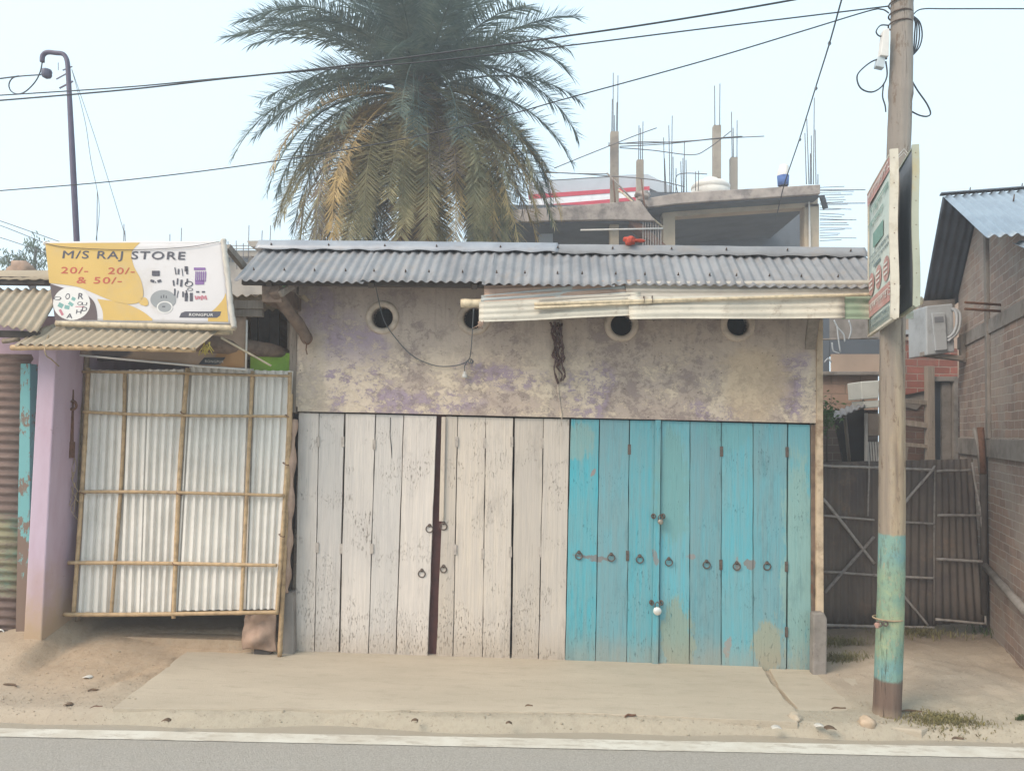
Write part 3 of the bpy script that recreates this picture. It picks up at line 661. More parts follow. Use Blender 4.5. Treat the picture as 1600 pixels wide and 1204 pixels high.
for nm, (x, y), kd in [('a', (1032, 815), 0), ('b', (1027, 954), 1)]:
    p = at(x, y, FY - .028)
    t_ = thing('padlock', ['small rusty padlock on the upper hasps of the turquoise doors', 'round bright steel padlock on the lower hasps of the turquoise doors'][kd], 'padlock', tuple(p), 'padlocks on the turquoise doors')
    if kd: MB().lathe(p, [(.001, -.014), (.03, -.013), (.034, -.008), (.034, .008), (.03, .012), (.001, .013)], 24, ax='y').build('lock_body', MAT['steel'], t_)
    else: MB().lathe(p, [(.001, -.012), (.019, -.012), (.023, -.006), (.023, .008), (.001, .01)], 16, ax='y').torus(p + V(0, -.012, 0), .009, .002, (0, 1, 0), 12, 5).build('lock_body', MAT['brass'], t_)
    h = .034 if kd else .022
    MB().tube(smoothpts([p + V(-.016, 0, h * .6), p + V(-.017, 0, h + .02), p + V(0, 0, h + .038), p + V(.017, 0, h + .02), p + V(.016, 0, h * .6)], 4), .0042, 7).build('shackle', MAT['iron'], t_)
# jambs and side pieces
mb = MB(); mb.pp([(1267.5, 663), (1276.5, 663), (1277, 960), (1274.5, 1050), (1268.5, 1050)], FY + .02, .07); mb.build('door_jamb', MAT['plank'], shop, .004)
mb = MB(); mb.pp([(1276.3, 499), (1286, 499), (1287.5, 958), (1276.3, 956)], FY - .016, .12); mb.build('corner_post', MAT['jamb'], shop, .006)
for y_ in (876, 884, 912): MB().beam(at(1268.5, y_, FY - .01), at(1268.5, y_ + 14, FY - .01), .014, .012).build('jamb_hinge', MAT['rust'], shop)
# left timber edge post of the shop wall
mb = MB(); mb.beam(at(462, 440, FY + .03), at(458, 645, FY + .03), .06, .08); mb.build('edge_post', MAT['grey_wood'], shop, .006)
mb = MB(); mb.beam(at(457, 640, FY + .05), at(450, 925, FY + .05), .035, .06); mb.build('edge_post', MAT['dark_wood'], shop, .006)
# concrete stub posts
def stub(px, name, label, Y):
    mb = MB(); mb.pp(px, Y, .09); o = mb.build(name, MAT['concgrey'], None, .012); tag(o, label, 'post stub', 'concrete stubs beside the shop doors')
stub([(440, 926), (458, 924), (459, 1030), (437, 1030)], 'concrete_stub', 'short grey concrete stub between the bamboo gate and white doors', FY - .06)
stub([(1271, 958), (1288, 957), (1293, 966), (1292, 1060), (1270, 1060)], 'concrete_stub', 'short grey concrete stub right of the turquoise doors', FY - .09)

# roof of the shop
eL, eR = at(366, 438, 5.9), at(1395, 434, 5.9); rL, rR = at(409, 386, 6.425), at(1365, 384, 6.425); rR.x = eR.x - .0
for p in (eL, eR): p.z = 3.035
for p in (rL, rR): p.z = 3.425
mb = MB()
joints = [0, .19, .385, .575, .77, 1.0]
for i in range(5):
    u0, u1 = joints[i], joints[i + 1] + (.012 if i < 4 else 0); dz = V(0, 0, .004 * (i % 2)); rr_ = random.Random(i).uniform(-.012, .012)
    mb.corr(rL.lerp(rR, u0) + dz, rL.lerp(rR, u1) + dz, eL.lerp(eR, u1) + dz + V(0, -rr_, -rr_ * .7), eL.lerp(eR, u0) + dz + V(0, -rr_, -rr_ * .7), .0765, .0098, jit=.012, nv=5)
bL, bR = V(rL.x, 9.75, 2.95), V(rR.x, 9.75, 2.95)
mb.corr(rR + V(0, .03, -.02), rL + V(0, .03, -.02), bL, bR, .0775, .0115)
roof = mb.build('roof', MAT['roof_tin'], shop, 0, .003)
mb = MB()
def capfn(pa, pb):
    def fn(u, v):
        p = pa.lerp(pb, u); prof = [(-.105, -.082), (-.06, -.03), (-.02, .012), (.0, .018), (.02, .012), (.09, -.03)]
        k = v * 5; i = min(4, int(k)); f = k - i; y = prof[i][0] * (1 - f) + prof[i + 1][0] * f; z = prof[i][1] * (1 - f) + prof[i + 1][1] * f
        w = mnoise.noise(Vector((u * 9, v * 2, 1))) * .004
        if v == 0: z += .006 * math.sin(u * 60) + .004 * mnoise.noise(Vector((u * 40, 0, 0)))
        return p + V(0, y, z + .03 + w)
    return fn
mb.sheet(capfn(rL.lerp(rR, -.004) + V(0, 0, .01), rL.lerp(rR, .50) + V(0, 0, .012)), 80, 5); o1 = mb.build('ridge_cap', MAT['cap_tin'], shop, 0, .002)
mb = MB(); mb.sheet(capfn(rL.lerp(rR, .49), rL.lerp(rR, 1.0)), 80, 5); o2 = mb.build('ridge_cap', MAT['roof_tin'], shop, 0, .002)
mb = MB(); rr = random.Random(5)
for i in range(21):
    u = .02 + i * .0475 + rr.uniform(-.006, .006); p = eL.lerp(eR, u).lerp(rL.lerp(rR, u), .22) + V(0, -.006, .018); mb.tube([p, p + V(0, -.012, .02)], [.009, .003], 6)
    if i % 2 == 0: p = rL.lerp(rR, u) + V(0, -.07, .0); mb.tube([p, p + V(0, -.01, .016)], [.009, .004], 6)
mb.build('roof_nail', MAT['iron'], roof)
# timbers carrying the eaves
MB().beam(V(eL.x + .02, 6.02, 3.05), V(eR.x, 6.02, 3.05), .05, .06).build('purlin', MAT['dark_wood'], shop); MB().beam(V(eL.x + .1, 6.42, 3.34), V(eR.x, 6.42, 3.34), .05, .06).build('purlin', MAT['dark_wood'], shop)
for k in range(7):
    x = eL.x + .25 + k * .82; MB().beam(V(x, 5.97, 3.02), V(x, 6.46, 3.36), .045, .045).build('rafter', MAT['dark_wood'], shop)
mb = MB(); mb.rect(409, 446, 440, 472, 6.0, .5); mb.build('beam_end', MAT['plank'], shop, .005)
mb = MB(); mb.tube(smoothpts([at(428, 452, 5.98), at(450, 484, 6.15), at(470, 512, 6.32), at(481, 532, 6.42)], 5), [.050, .053, .05, .051, .054, .05, .048, .05, .053, .052, .05, .05, .048, .052, .05, .046], 10, jag=.05); mb.build('wooden_strut', MAT['plank'], shop)
mb = MB(); mb.beam(at(466, 440, 6.1), at(437, 460, 5.97), .05, .05); mb.build('wooden_strut', MAT['grey_wood'], shop, .004)
mb = MB(); mb.tube(smoothpts([at(474, 530, 6.36), at(480, 538, 6.37), at(487, 531, 6.37), at(483, 520, 6.38)], 4), .005, 6); mb.tube([at(479, 538, 6.4), at(478, 546, 6.42), at(480, 554, 6.43)], .005, 6); mb.build('strut_tie', MAT['rust'], shop)
mb = MB(); mb.beam(at(1272, 490, 6.1), at(1266, 541, 6.44), .085, .07); mb.build('wooden_strut', MAT['grey_wood'], shop, .004)

# hanging flap of tin strips below the eaves
aw = thing('tin_awning', 'long flap of faded overlapping tin strips hung from bamboo below the shop eaves', 'awning', tuple(at(1050, 470, 5.95)))
def flap(px, Yt, Yb, mat, pitch=.05, amp=.006, nv=90, name='tin_strip', yo=0):
    (x0, y0), (x1, y1), (x2, y2), (x3, y3) = px    # tl tr br bl ; ridges run left-right
    a, b, c, d = at(x0, y0, Yt + yo), at(x3, y3, Yb + yo), at(x2, y2, Yb + yo), at(x1, y1, Yt + yo)
    # a->b goes down (across the waves), a->d goes right
    mb = MB(); mb.corr(b, a, d, c, pitch, amp, nv=24, jit=.02); return mb.build(name, mat, aw, 0, .002)
flap([(756, 446), (1000, 437), (1000, 470), (756, 478)], 5.97, 5.94, MAT['pink_tin'])
flap([(752, 462), (978, 438), (984, 474), (750, 488)], 5.955, 5.93, MAT['pale_tin_blue'])
flap([(748, 472), (1000, 456), (1000, 492), (748, 503)], 5.93, 5.88, MAT['pale_tin'], .055)
flap([(842, 466), (984, 460), (988, 486), (842, 494)], 5.92, 5.905, MAT['brown_tin'], .05)
flap([(976, 439), (1420, 437), (1425, 468), (980, 470)], 5.945, 5.92, MAT['brown_tin'], .05)
flap([(980, 464), (1318, 459), (1320, 497), (984, 499)], 5.91, 5.865, MAT['pale_tin'], .06)
flap([(1312, 460), (1425, 458), (1428, 498), (1316, 498)], 5.912, 5.868, MAT['green_tin'], .06)
mb = MB(); mb.bamboo(at(720, 474, 5.99), at(1440, 470, 5.99), .034, .5); mb.build('bamboo_pole', MAT['bamboo_pale'], aw)
mb = MB(); mb.bamboo(at(835, 475, 5.87), at(1430, 458, 5.87), .014, .45); mb.build('bamboo_pole', MAT['bamboo_pale'], aw)
mb = MB(); mb.bamboo(at(835, 481, 5.865), at(1240, 462, 5.865), .011, .4); mb.build('bamboo_pole', MAT['bamboo_pale'], aw)
mb = MB(); rr = random.Random(9)
for k in range(10):
    p = at(750 + rr.uniform(-3, 6), 503 + rr.uniform(-2, 2), 5.88); mb.tube([p, p + V(rr.uniform(-.02, .02), 0, -.02), p + V(rr.uniform(-.05, .03), 0, -.05)], [.005, .004, .002], 5)
mb.build('frayed_end', MAT['cloth'], aw)
for x_ in (1006, 1019):
    MB().torus(at(x_, 468 - (x_ - 1006) * .03, 5.868), .028, .003, (1, 0, 0), 12, 5).build('wire_tie', MAT['iron'], aw)
# hanging lamp-holder cable
mb = MB(); mb.tube(smoothpts([at(586, 441, 6.3), at(590, 462, 6.4), at(600, 500, 6.46), at(618, 528, 6.47), at(645, 556, 6.47), at(680, 571, 6.47), at(712, 571, 6.47), at(731, 563, 6.46), at(736, 545, 6.2), at(740, 482, 5.96)], 6), .0042, 6)
mb.torus(at(735, 564, 6.45), .018, .004, (0, 1, 0), 14, 5); mb.torus(at(737, 565, 6.445), .014, .004, (.3, 1, 0), 14, 5)
mb.tube(smoothpts([at(731, 563, 6.46), at(726, 572, 6.46), at(726, 581, 6.46)], 4), .0042, 6)
ca = thing('hanging_cable', 'thin sagging electric cable looped across the wall from the round vent', 'cable', tuple(at(660, 560, 6.47)))
mb.build('cord', MAT['cable_grey'], ca)
MB().lathe(at(726, 590, 6.46), [(.024, 0), (.022, .03), (.012, .034), (.012, .055)], 14).build('lamp_holder', MAT['ply'], ca)
# torn rag in the seam
mb = MB(); rr = random.Random(11)
for k in range(9):
    x, y = 871 + rr.uniform(-8, 8), 500 + rr.uniform(0, 12); pts = []
    L_ = rr.uniform(50, 92) * (1 if k < 6 else .5)
    for j in range(9):
        pts.append(at(x + rr.uniform(-4, 4) + j * .6, y + L_ * j / 8, 6.47 - .02 * rr.random()))
    mb.tube(smoothpts(pts, 3), [.004 + .008 * rr.random() for _ in range(25)], 6)
tag(mb.build('torn_rag', simple('dark_reddish_rag', (.10, .06, .055), .95, .6, 18), None), 'dark torn rag strands hanging down the middle seam of the wall', 'rag')
# red cloth on the roof ridge
mb = MB(); p = at(988, 376, 6.4); mb.rock(p + V(-.02, 0, .0), .05, .04, .035, 3, rough=.5); mb.rock(p + V(.05, 0, .0), .05, .02, .014, 5, rough=.6); mb.rock(p + V(-.03, -.06, -.02), .025, .03, .03, 7, rough=.5)
tag(mb.build('red_rag', MAT['redcloth']), 'crumpled red rag lying on the shop roof ridge', 'rag')

# ------------------------------------------------------------------ palm behind the shop
PALM = at(642, 500, 13.0); PALM.z = 0; CZ = at(642, 132, 13.0).z
def mk_frondmat(name, c1, c2, c3):
    t = Mt(name, .65); n = t.noise(1.7, detail=4); n2 = t.noise(9, detail=3)
    col = t.ramp(t.math('ADD', t.mul(n, .65), t.mul(n2, .35)), [(.38, c1), (.5, c2), (.62, c3)]); t.color(col)
    tr = t.n.new('ShaderNodeBsdfTranslucent'); t.l.new(col, tr.inputs[0]); ms = t.n.new('ShaderNodeMixShader'); ms.inputs[0].default_value = .25
    t.l.new(t.b.outputs[0], ms.inputs[1]); t.l.new(tr.outputs[0], ms.inputs[2]); t.l.new(ms.outputs[0], t.n['Material Output'].inputs[0]); return t.m
MF1 = mk_frondmat('palm_green', (.075, .12, .118), (.12, .17, .15), (.21, .25, .20))
MF2 = mk_frondmat('palm_olive', (.15, .15, .09), (.30, .27, .15), (.46, .39, .22))
MF3 = mk_frondmat('palm_dry', (.30, .22, .12), (.50, .36, .17), (.64, .46, .20))
MF4 = mk_frondmat('palm_dead', (.14, .12, .11), (.22, .18, .15), (.30, .24, .19))
palm = thing('date_palm', 'tall date palm with drooping green and yellowed fronds rising behind the tin roof', 'palm tree', tuple(PALM))
mb = MB(); pts = []; rs = []
for i in range(60):
    t = i / 59; z = t * (CZ + .25); pts.append(V(PALM.x + .03 * math.sin(3 * t), PALM.y, z)); rs.append(.25 + (.05 if i % 2 else 0) + (.08 * max(0, (t - .85) / .15)))
mb.tube(pts, rs, 14, jag=.12)
rr = random.Random(21)
for i in range(240):     # old leaf bases
    z = CZ - 1.6 + 2.0 * rr.random(); a = rr.uniform(0, math.tau); rad = .27; p = V(PALM.x + rad * math.cos(a), PALM.y + rad * math.sin(a), z)
    mb.beam(p, p + V(math.cos(a) * .14, math.sin(a) * .14, .16), .07, .03)
mb.build('trunk', simple('palm_trunk_bark', (.16, .13, .105), .95, .5, 10, bump=.5, bs=20), palm)
def frond(mb, az, el, L, mi, rr, droop=1.0, leaf=.42, start=None, twist=0):
    p = start.copy() if start else V(PALM.x, PALM.y, CZ) + V(math.cos(az) * .2, math.sin(az) * .2, rr.uniform(-.25, .35))
    n = 46; ds = L / n; e = el; a = az; pts = [p.copy()]; dirs = []
    wob = rr.uniform(-.25, .25)
    for i in range(n):
        t = i / n; d = V(math.cos(a) * math.cos(e), math.sin(a) * math.cos(e), math.sin(e)); dirs.append(d); p = p + d * ds; pts.append(p.copy())
        e -= droop * ds * (.34 + .75 * t) * max(.12, math.cos(e) + .15); a += wob * ds * .3; e = max(e, -1.52)
    mb.tube(pts[::2], [.022 * (1 - .85 * i / (len(pts[::2]) - 1)) for i in range(len(pts[::2]))], 4, mi)
    for i in range(6, n):
        for h in (0, .33, .66):
            t = (i + h) / n; q = pts[i].lerp(pts[i + 1], h); d = dirs[i]; side = d.cross(V(0, 0, 1))
            if side.length < .2: side = V(-math.sin(az), math.cos(az), 0)
            side.normalize(); un = side.cross(d).normalized()
            ll = leaf * min(1, .45 + 2.2 * t) * (1 if t < .6 else 1 - .45 * (t - .6) / .4) * rr.uniform(.8, 1.12)
            if t < .2: ll *= .55
            fw_ = .45 + .75 * t * t
            for s in (-1, 1):
                if rr.random() < .07 + .1 * (mi == 3): continue
                v = (side * s * rr.uniform(.8, 1.0) + d * fw_ * rr.uniform(.75, 1.25) + un * rr.uniform(-.15, .55)).normalized()
                tip = q + v * ll + V(0, 0, -.04 * ll * rr.random()); wv = d * .0105 + un * .004
                mid = q.lerp(tip, .5) + un * .008
                mb.add([q - wv * .6, q + wv * .6, mid + wv, mid - wv, tip], [(0, 1, 2, 3), (3, 2, 4)], mi)
rr = random.Random(4); mb = MB(); N1 = 76
for i in range(N1):
    az = i * 2.39996 + rr.uniform(-.22, .22); f = i / N1
    el = R(76 - 92 * f + rr.uniform(-9, 9)); frond(mb, az, el, rr.uniform(2.75, 3.1), 0, rr, rr.uniform(.3, .72), .50)
mb.build('crown', [MF1], palm)
mb = MB(); rr = random.Random(14); N2 = 92
for i in range(N2):
    az = i * 2.39996 + rr.uniform(-.3, .3); f = i / N2; front = math.sin(az) < .1
    el = R(-2 - 52 * f + rr.uniform(-8, 8)); mi = rr.choice([1, 1, 2, 1, 1, 3, 2] if front and f > .2 else [0, 0, 0, 1, 1, 3] if f > .5 else [0, 0, 0, 1])
    st = V(PALM.x + math.cos(az) * .22, PALM.y + math.sin(az) * .22, CZ - .15 - .5 * f)
    frond(mb, az, el, rr.uniform(2.9, 3.5), mi, rr, rr.uniform(.5, .85) * (1 - .3 * f), .43, st)
for x_, y_, m_ in [(545, 200, 2), (520, 215, 1), (785, 205, 2), (800, 215, 1), (640, 200, 1), (665, 205, 1), (715, 200, 1), (600, 205, 1), (745, 205, 1), (570, 200, 3), (765, 205, 1), (500, 210, 1), (690, 205, 2), (820, 205, 1)]:
    q = at(x_, y_, 11.7 + rr.uniform(-.2, .3)); az = math.atan2(q.y - PALM.y, q.x - PALM.x)
    frond(mb, az, R(-2), 3.6, m_, rr, 1.15, .40, V(PALM.x + math.cos(az) * .2, PALM.y + math.sin(az) * .2, CZ - .6))
mb.build('drooping_fronds', [MF1, MF2, MF3, MF4], palm)

# ------------------------------------------------------------------ left side: shutter shop, lilac pillar, shed with bamboo gate
cab = thing('shuttered_shop', 'lilac walled shop with a brown and green rolling shutter and dusty tin roof', 'shop', (-4.6, 6.8, 0))
mb = MB(); SY = 6.25
a, b, c, d = at(-60, 545, SY), at(-60, 1012, SY), at(38, 1000, SY), at(38, 545, SY); a.z = d.z = 2.45; b.z = c.z = .02; a.x = b.x = -4.9; c.x = d.x = at(38, 800, SY).x
mb.corr(b, a, d, c, .072, .014, nv=2); mb.build('rolling_shutter', MAT['shutter'], cab, 0, .002)
MB().box((-4.9, SY - .03, -.02), (at(24, 900, SY).x, SY + .03, .17)).build('shutter_rail', MAT['iron'], cab, .004)
MB().torus(at(1, 989, SY - .04), .03, .006, (0, 1, 0), 14, 6).build('shutter_ring', MAT['steel'], cab)
mb = MB(); mb.pp([(32, 568), (47, 568), (46, 900), (36, 1005), (24, 1005)], SY - .06, .1); mb.build('shutter_frame', MAT['teal'], cab, .004)
mb = MB(); px0, px1 = at(47, 800, 6.05).x, at(75, 800, 6.05).x
mb.box((px0, 6.05, -.05), (px1, 6.9, 2.75)); mb.build('pillar', MAT['lilac'], cab, .01)
MB().box((-9, 6.5, -.05), (px0, 6.6, 2.8)).box((px0 - .1, 6.9, -.05), (px0, 9.6, 2.8)).build('wall', MAT['lilac'], cab)
# dusty roof of that shop
tl, tr_, br_, bl_ = at(-80, 448, 6.3), at(86, 452, 6.3), at(48, 519, 5.65), at(-120, 485, 5.65)
mb = MB(); mb.corr(tl, at(100, 452, 6.3), at(58, 519, 5.65), bl_, .0775, .0115, jit=.015); mb.build('roof', MAT['dusty_tin'], cab, 0, .003)
mb = MB(); mb.sheet(capfn(at(-80, 431, 6.35), at(100, 431, 6.35)), 30, 5); mb.build('ridge_cap', MAT['dusty_tin'], cab, 0, .002)
MB().beam(at(-60, 520, 5.75), at(60, 523, 5.75), .05, .05).build('rafter', MAT['dark_wood'], cab); MB().beam(at(-60, 438, 6.3), at(75, 440, 6.32), .1, .06).build('rafter', MAT['dark_wood'], cab)
mb = MB(); mb.rock(at(32, 426, 6.5), .12, .1, .10, 9, rough=.35); tag(mb.build('brown_sack', MAT['cloth']), 'pinkish brown sack lying on the dusty roof at the far left', 'sack')

shed = thing('market_shed', 'dark timber shed between the lilac pillar and the plastered shop', 'shed', (-3.0, 7.5, 0))
sxl, sxr = px1, XL
mb = MB(); mb.box((sxl, 9.5, -.05), (sxr, 9.56, 3.0)); mb.build('back_wall', MAT['plank'], shed)
mb = MB(); mb.corr(V(sxl - .1, 6.35, 2.95), V(sxr + .1, 6.35, 3.0), V(sxr + .1, 9.7, 2.5), V(sxl - .1, 9.7, 2.5), .0775, .0115); mb.build('roof', MAT['dusty_tin'], shed, 0, .003)
mb = MB(); mb.box((sxl, 6.45, -.02), (sxr, 9.5, .09)); mb.build('earth_floor', MAT['ground'], shed)
mb = MB(); mb.bamboo(at(124, 545, 6.42), at(103, 965, 6.42), .028, .4); mb.build('gate_post', MAT['bamboo_dark'], shed)
mb = MB(); mb.bamboo(at(136, 545, 6.44), at(122, 970, 6.44), .024, .4); mb.build('gate_post', MAT['bamboo_dark'], shed)
mb = MB(); mb.beam(at(113, 545, 6.3), at(112, 700, 6.3), .022, .02); mb.beam(at(113, 690, 6.3), at(112, 715, 6.3), .034, .03); mb.torus(at(113, 633, 6.28), .035, .012, (0, 1, 0), 14, 6); mb.build('iron_bolt', MAT['rust'], shed)
mb = MB(); mb.rect(120, 552, 462, 563, 6.62, .05); mb.build('lintel', MAT['dark_wood'], shed)
for x0, x1 in ((392, 402), (404, 420), (421, 436), (350, 372)): MB().rect(x0, 460 if x0 > 380 else 555, x1, 640, 6.75 + .01 * (x0 % 3), .02).build('upright_plank', MAT['dark_wood'], shed)
MB().rect(449, 470, 454, 640, 6.6, .05).build('thin_post', MAT['grey_wood'], shed)
MB().rect(391, 551.5, 460, 582, 6.56, .02).build('side_board', MAT['lime_board'], shed)
mb = MB(); mb.tube([at(300, 535, 6.2), at(380, 543, 6.35), at(425, 547, 6.5), at(450, 552, 6.62)], [.07, .075, .06, .035], 10, jag=.05); mb.build('cross_log', MAT['plank'], shed)
MB().rect(350, 469, 411, 482, 6.18, .06).build('cross_beam', MAT['grey_wood'], shed, .004); MB().rect(350, 483, 409, 494, 6.2, .06).build('cross_beam', MAT['grey_wood'], shed, .004)
mb = MB(); mb.beam(at(355, 385, 6.1), at(382, 418, 6.3), .05, .05); mb.build('brace', MAT['grey_wood'], shed, .004)
mb = MB(); mb.tube([at(441, 700, 6.47), at(437, 940, 6.44)], .02, 8); mb.build('side_post', MAT['bamboo_dark'], shed)

# bamboo and tin gate
GPT = lambda x, y: at(x, y, 6.46 - (y - 577) / 383 * .14)
gate = thing('tin_gate', 'white corrugated tin gate on a bamboo frame under the yellow banner', 'gate', tuple(GPT(275, 960)))
def gsheet(px, ph=0):
    p = [GPT(*q) for q in px]; return p
# sheets
GS = [((137, 578), (232, 578), (220, 959), (116, 960)), ((226, 577), (298, 577), (277, 958), (214, 958)), ((295, 573), (396, 576), (384, 952), (272, 954)), ((392, 578), (457, 579), (434, 951), (380, 952))]
for i, q in enumerate(GS):
    a, b, c, d = [GPT(*k) for k in q]; off = V(0, .006 * (i % 2), 0)
    mb = MB(); mb.corr(a + off, b + off, c + off, d + off, .0705, .015, flat=True, jit=.004, nv=10); mb.build('tin_sheet', MAT['white_tin'], gate, 0, .0015)
BB = [((141, 575), (118, 958), .019), ((198, 582), (176, 962), .016), ((296, 575), (274, 964), .019), ((397, 580), (379, 958), .017), ((455, 582), (434, 958), .017)]
for a, b, r in BB: MB().bamboo(GPT(*a) + V(0, -.03, 0), GPT(*b) + V(0, -.03, 0), r, .36).build('bamboo_pole', MAT['bamboo'], gate)
HB = [((135, 581), (457, 588), .013), ((136, 643), (455, 650), .013), ((131, 767), (448, 773), .014), ((113, 877), (436, 881), .016), ((106, 957), (438, 953), .018)]
for a, b, r in HB: MB().bamboo(GPT(*a) + V(0, -.055, 0), GPT(*b) + V(0, -.055, 0), r, .42).build('bamboo_pole', MAT['bamboo'], gate)
MB().bamboo(at(454, 615, 6.38), at(437, 1025, 6.36), .022, .45).build('bamboo_pole', MAT['bamboo'], gate)
for x_, y_ in ((118, 650), (453, 650), (449, 724), (443, 835), (134, 768), (290, 645), (284, 770), (278, 879)):
    MB().torus(GPT(x_, y_) + V(0, -.045, 0), .026, .0035, (.5, 0, 1), 12, 5).build('wire_tie', MAT['rust'], gate)
mb = MB(); rr = random.Random(31)
for k in range(12):
    x, y = 122 + rr.uniform(-5, 5), 700 + rr.uniform(0, 80); mb.tube(smoothpts([GPT(x, y) + V(0, -.06, 0), GPT(x + rr.uniform(-7, 7), y + 14) + V(0, -.07, 0), GPT(x + rr.uniform(-7, 7), y + 32) + V(0, -.06, 0)], 4), .003, 5)
tag(mb.build('straw_twine', MAT['twine']), 'frayed pale twine tied round the left post of the tin gate', 'twine')
# draped muddy sacking at the gate corner
mb = MB()
def sackfn(u, v):
    p = at(384 + 48 * u, 954, 6.36).lerp(at(380 + 54 * u - 5 * math.sin(v * 3), 1014 - 3 * math.sin(u * 5), 6.40), v)
    return p + V(0, -.03 * math.sin(v * 9 + u * 3) * math.sin(math.pi * u) - .05 * math.sin(math.pi * u) + .02 * mnoise.noise(Vector((u * 4, v * 4, 0))), 0)
mb.sheet(sackfn, 24, 24); tag(mb.build('muddy_sacking', MAT['cloth'], None, 0, .006), 'muddy brown sacking draped under the bottom right corner of the gate', 'sacking')
mb = MB(); mb.tube(smoothpts([at(459, 655, 6.44), at(456, 720, 6.42), at(453, 800, 6.42), at(450, 870, 6.42), at(446, 925, 6.42)], 6), [.03 + .012 * math.sin(i * 1.3) for i in range(25)], 10, jag=.08)
tag(mb.build('rolled_cloth', MAT['cloth']), 'dirty pinkish cloth rolled lengthwise along the post left of the white doors', 'cloth')
tag(MB().rect(396, 1008, 424, 1022, 6.4, .1).build('stone_block', MAT['dark_wood'], None, .01), 'dark broken block on the ground below the muddy sacking', 'block')

# old second banner hanging behind, and lower dusty awning
def banner_plane(p, n, quad, name, mats, thing_):
    pass
mb = MB(); BP = (at(250, 560, 6.28), V(0, 1, 0))
def ob(u, v):
    t0 = at(125, 540, 6.28).lerp(at(385, 492, 6.22), u); t1 = at(124, 553, 6.28).lerp(at(384, 577, 6.3), u); return t0.lerp(t1, v) + V(0, .012 * math.sin(u * 14 + v * 3) * v, 0)
mb.sheet(ob, 40, 8)
old = thing('old_banner', 'old brown faded shop banner hanging crookedly below the tin awning', 'banner', tuple(at(250, 570, 6.28)))
def mk_oldban():
    t = Mt('faded_brown_banner', .8); n = t.noise(2.5, detail=5); col = t.mix((.27, .20, .15), (.36, .27, .21), t.step(n, .4, .6)); col = t.mix(col, (.40, .23, .11), t.blob(tuple(at(365, 560, 6.3)), (.16, 1, .08), .03, 5, .1))
    col = t.mix(col, (.06, .055, .06), t.blob(tuple(at(172, 550, 6.28)), (.18, 1, .05), .04, 8, .2)); t.color(col); return t.m
mb.build('sheet', mk_oldban(), old, 0, .002)
mb = MB(); mb.tube([at(125, 555, 6.265), at(200, 562, 6.262), at(300, 571, 6.262), at(384, 577, 6.28)], .009, 6); mb.tube([at(384, 577, 6.28), at(385, 540, 6.25), at(386, 500, 6.2)], .008, 6); mb.build('hem', MAT['ply'], old)
mb = MB(); mb.pp([(310, 569), (319, 558.5), (352, 558), (345, 568), (336, 570)], 6.245, .004); mb.build('name_plate', MAT['cable'], old)
tm, w = text_mb('RONGPUR', at(320, 566, 6.24), V(1, 0, -.02), V(0, 0, 1), .022, None, 1.15, .03); tm.build('lettering', MAT['litter'], old)

la = thing('dusty_awning', 'sloping dust covered corrugated awning on bamboo below the banner', 'awning', tuple(at(190, 530, 5.8)))
mb = MB(); mb.corr(at(73, 508, 6.0), at(346, 513, 6.0), at(306, 545, 5.55), at(22, 538, 5.55), .0775, .0115, jit=.012); mb.build('tin_sheet', MAT['dusty_tin'], la, 0, .003)
MB().bamboo(at(18, 543, 5.58), at(305, 547, 5.58), .022, .5).build('bamboo_pole', MAT['bamboo'], la)
MB().bamboo(at(5, 533, 5.72), at(30, 530, 5.72), .02, .5).build('bamboo_pole', MAT['bamboo_dark'], la)
MB().bamboo(at(60, 519, 5.98), at(362, 519, 5.98), .026, .5).build('bamboo_pole', MAT['bamboo_pale'], la)
MB().bamboo(at(345, 527, 5.95), at(423, 571, 6.1), .009, .5, bend=.03).build('bamboo_stick', MAT['bamboo_pale'], la)
mb = MB(); mb.tube(smoothpts([at(80, 512, 5.93), at(74, 528, 5.7), at(70, 545, 5.55), at(73, 556, 5.55), at(80, 561, 5.6), at(92, 572, 5.7)], 5), .005, 5); mb.build('rope', MAT['twine'], la)
mb = MB()
for k in range(14):
    p = at(320 + rr.uniform(-4, 8), 532 + rr.uniform(0, 10), 5.75); mb.tube([p, p + V(rr.uniform(-.03, .03), 0, -.03), p + V(rr.uniform(-.05, .05), 0, -.07)], [.004, .004, .002], 5)
mb.build('yellow_tie', simple('yellow_ribbon', (.45, .35, .08), .8, .2), la)

# the yellow and white banner
bA, bB, bC, bD = at(70, 379, 5.95), at(348, 379, 5.95), at(361, 506, 5.86), at(88, 501, 5.86)
bn = (bB - bA).cross(bD - bA).normalized()
if bn.y > 0: bn = -bn
def bp(x, y, lift=0): return onplane(x, y, bA, bn) + bn * lift * (.45 if lift < .006 else 1)
ban = thing('shop_banner', 'yellow and white shop banner with red prices stretched on a bamboo frame', 'banner', tuple(bp(220, 505)))
def bsheet(u, v):
    x0, y0 = 70 + 278 * u, 379; x1, y1 = 88 + 273 * u, 501 + 5 * u
    ww = .006 * mnoise.noise(Vector((u * 5, v * 3, 0))); return bp(x0 + (x1 - x0) * v, y0 + (y1 - y0) * v, -.004 - .004 * (1 + math.sin(u * 9 + v * 4)) * .5 + ww * .3)
mb = MB(); mb.sheet(bsheet, 40, 20); mb.build('cloth', simple('white_flex', (.56, .535, .54), .55, .05, 3, bump=.05, bs=3, dirt=(.46, .42, .38)), ban, 0, .002)
def curve_px(pts, k=8): return [(p.x, p.y) for p in smoothpts([V(x, y, 0) for x, y in pts], k)]
def bpoly(px, lift, mat, name='print'):
    loop = [bp(x, y, lift) for x, y in px]; m = MB(); m.add(loop, [tuple(t_) for t_ in tessellate_polygon([loop])]); return m.build(name, mat, ban)
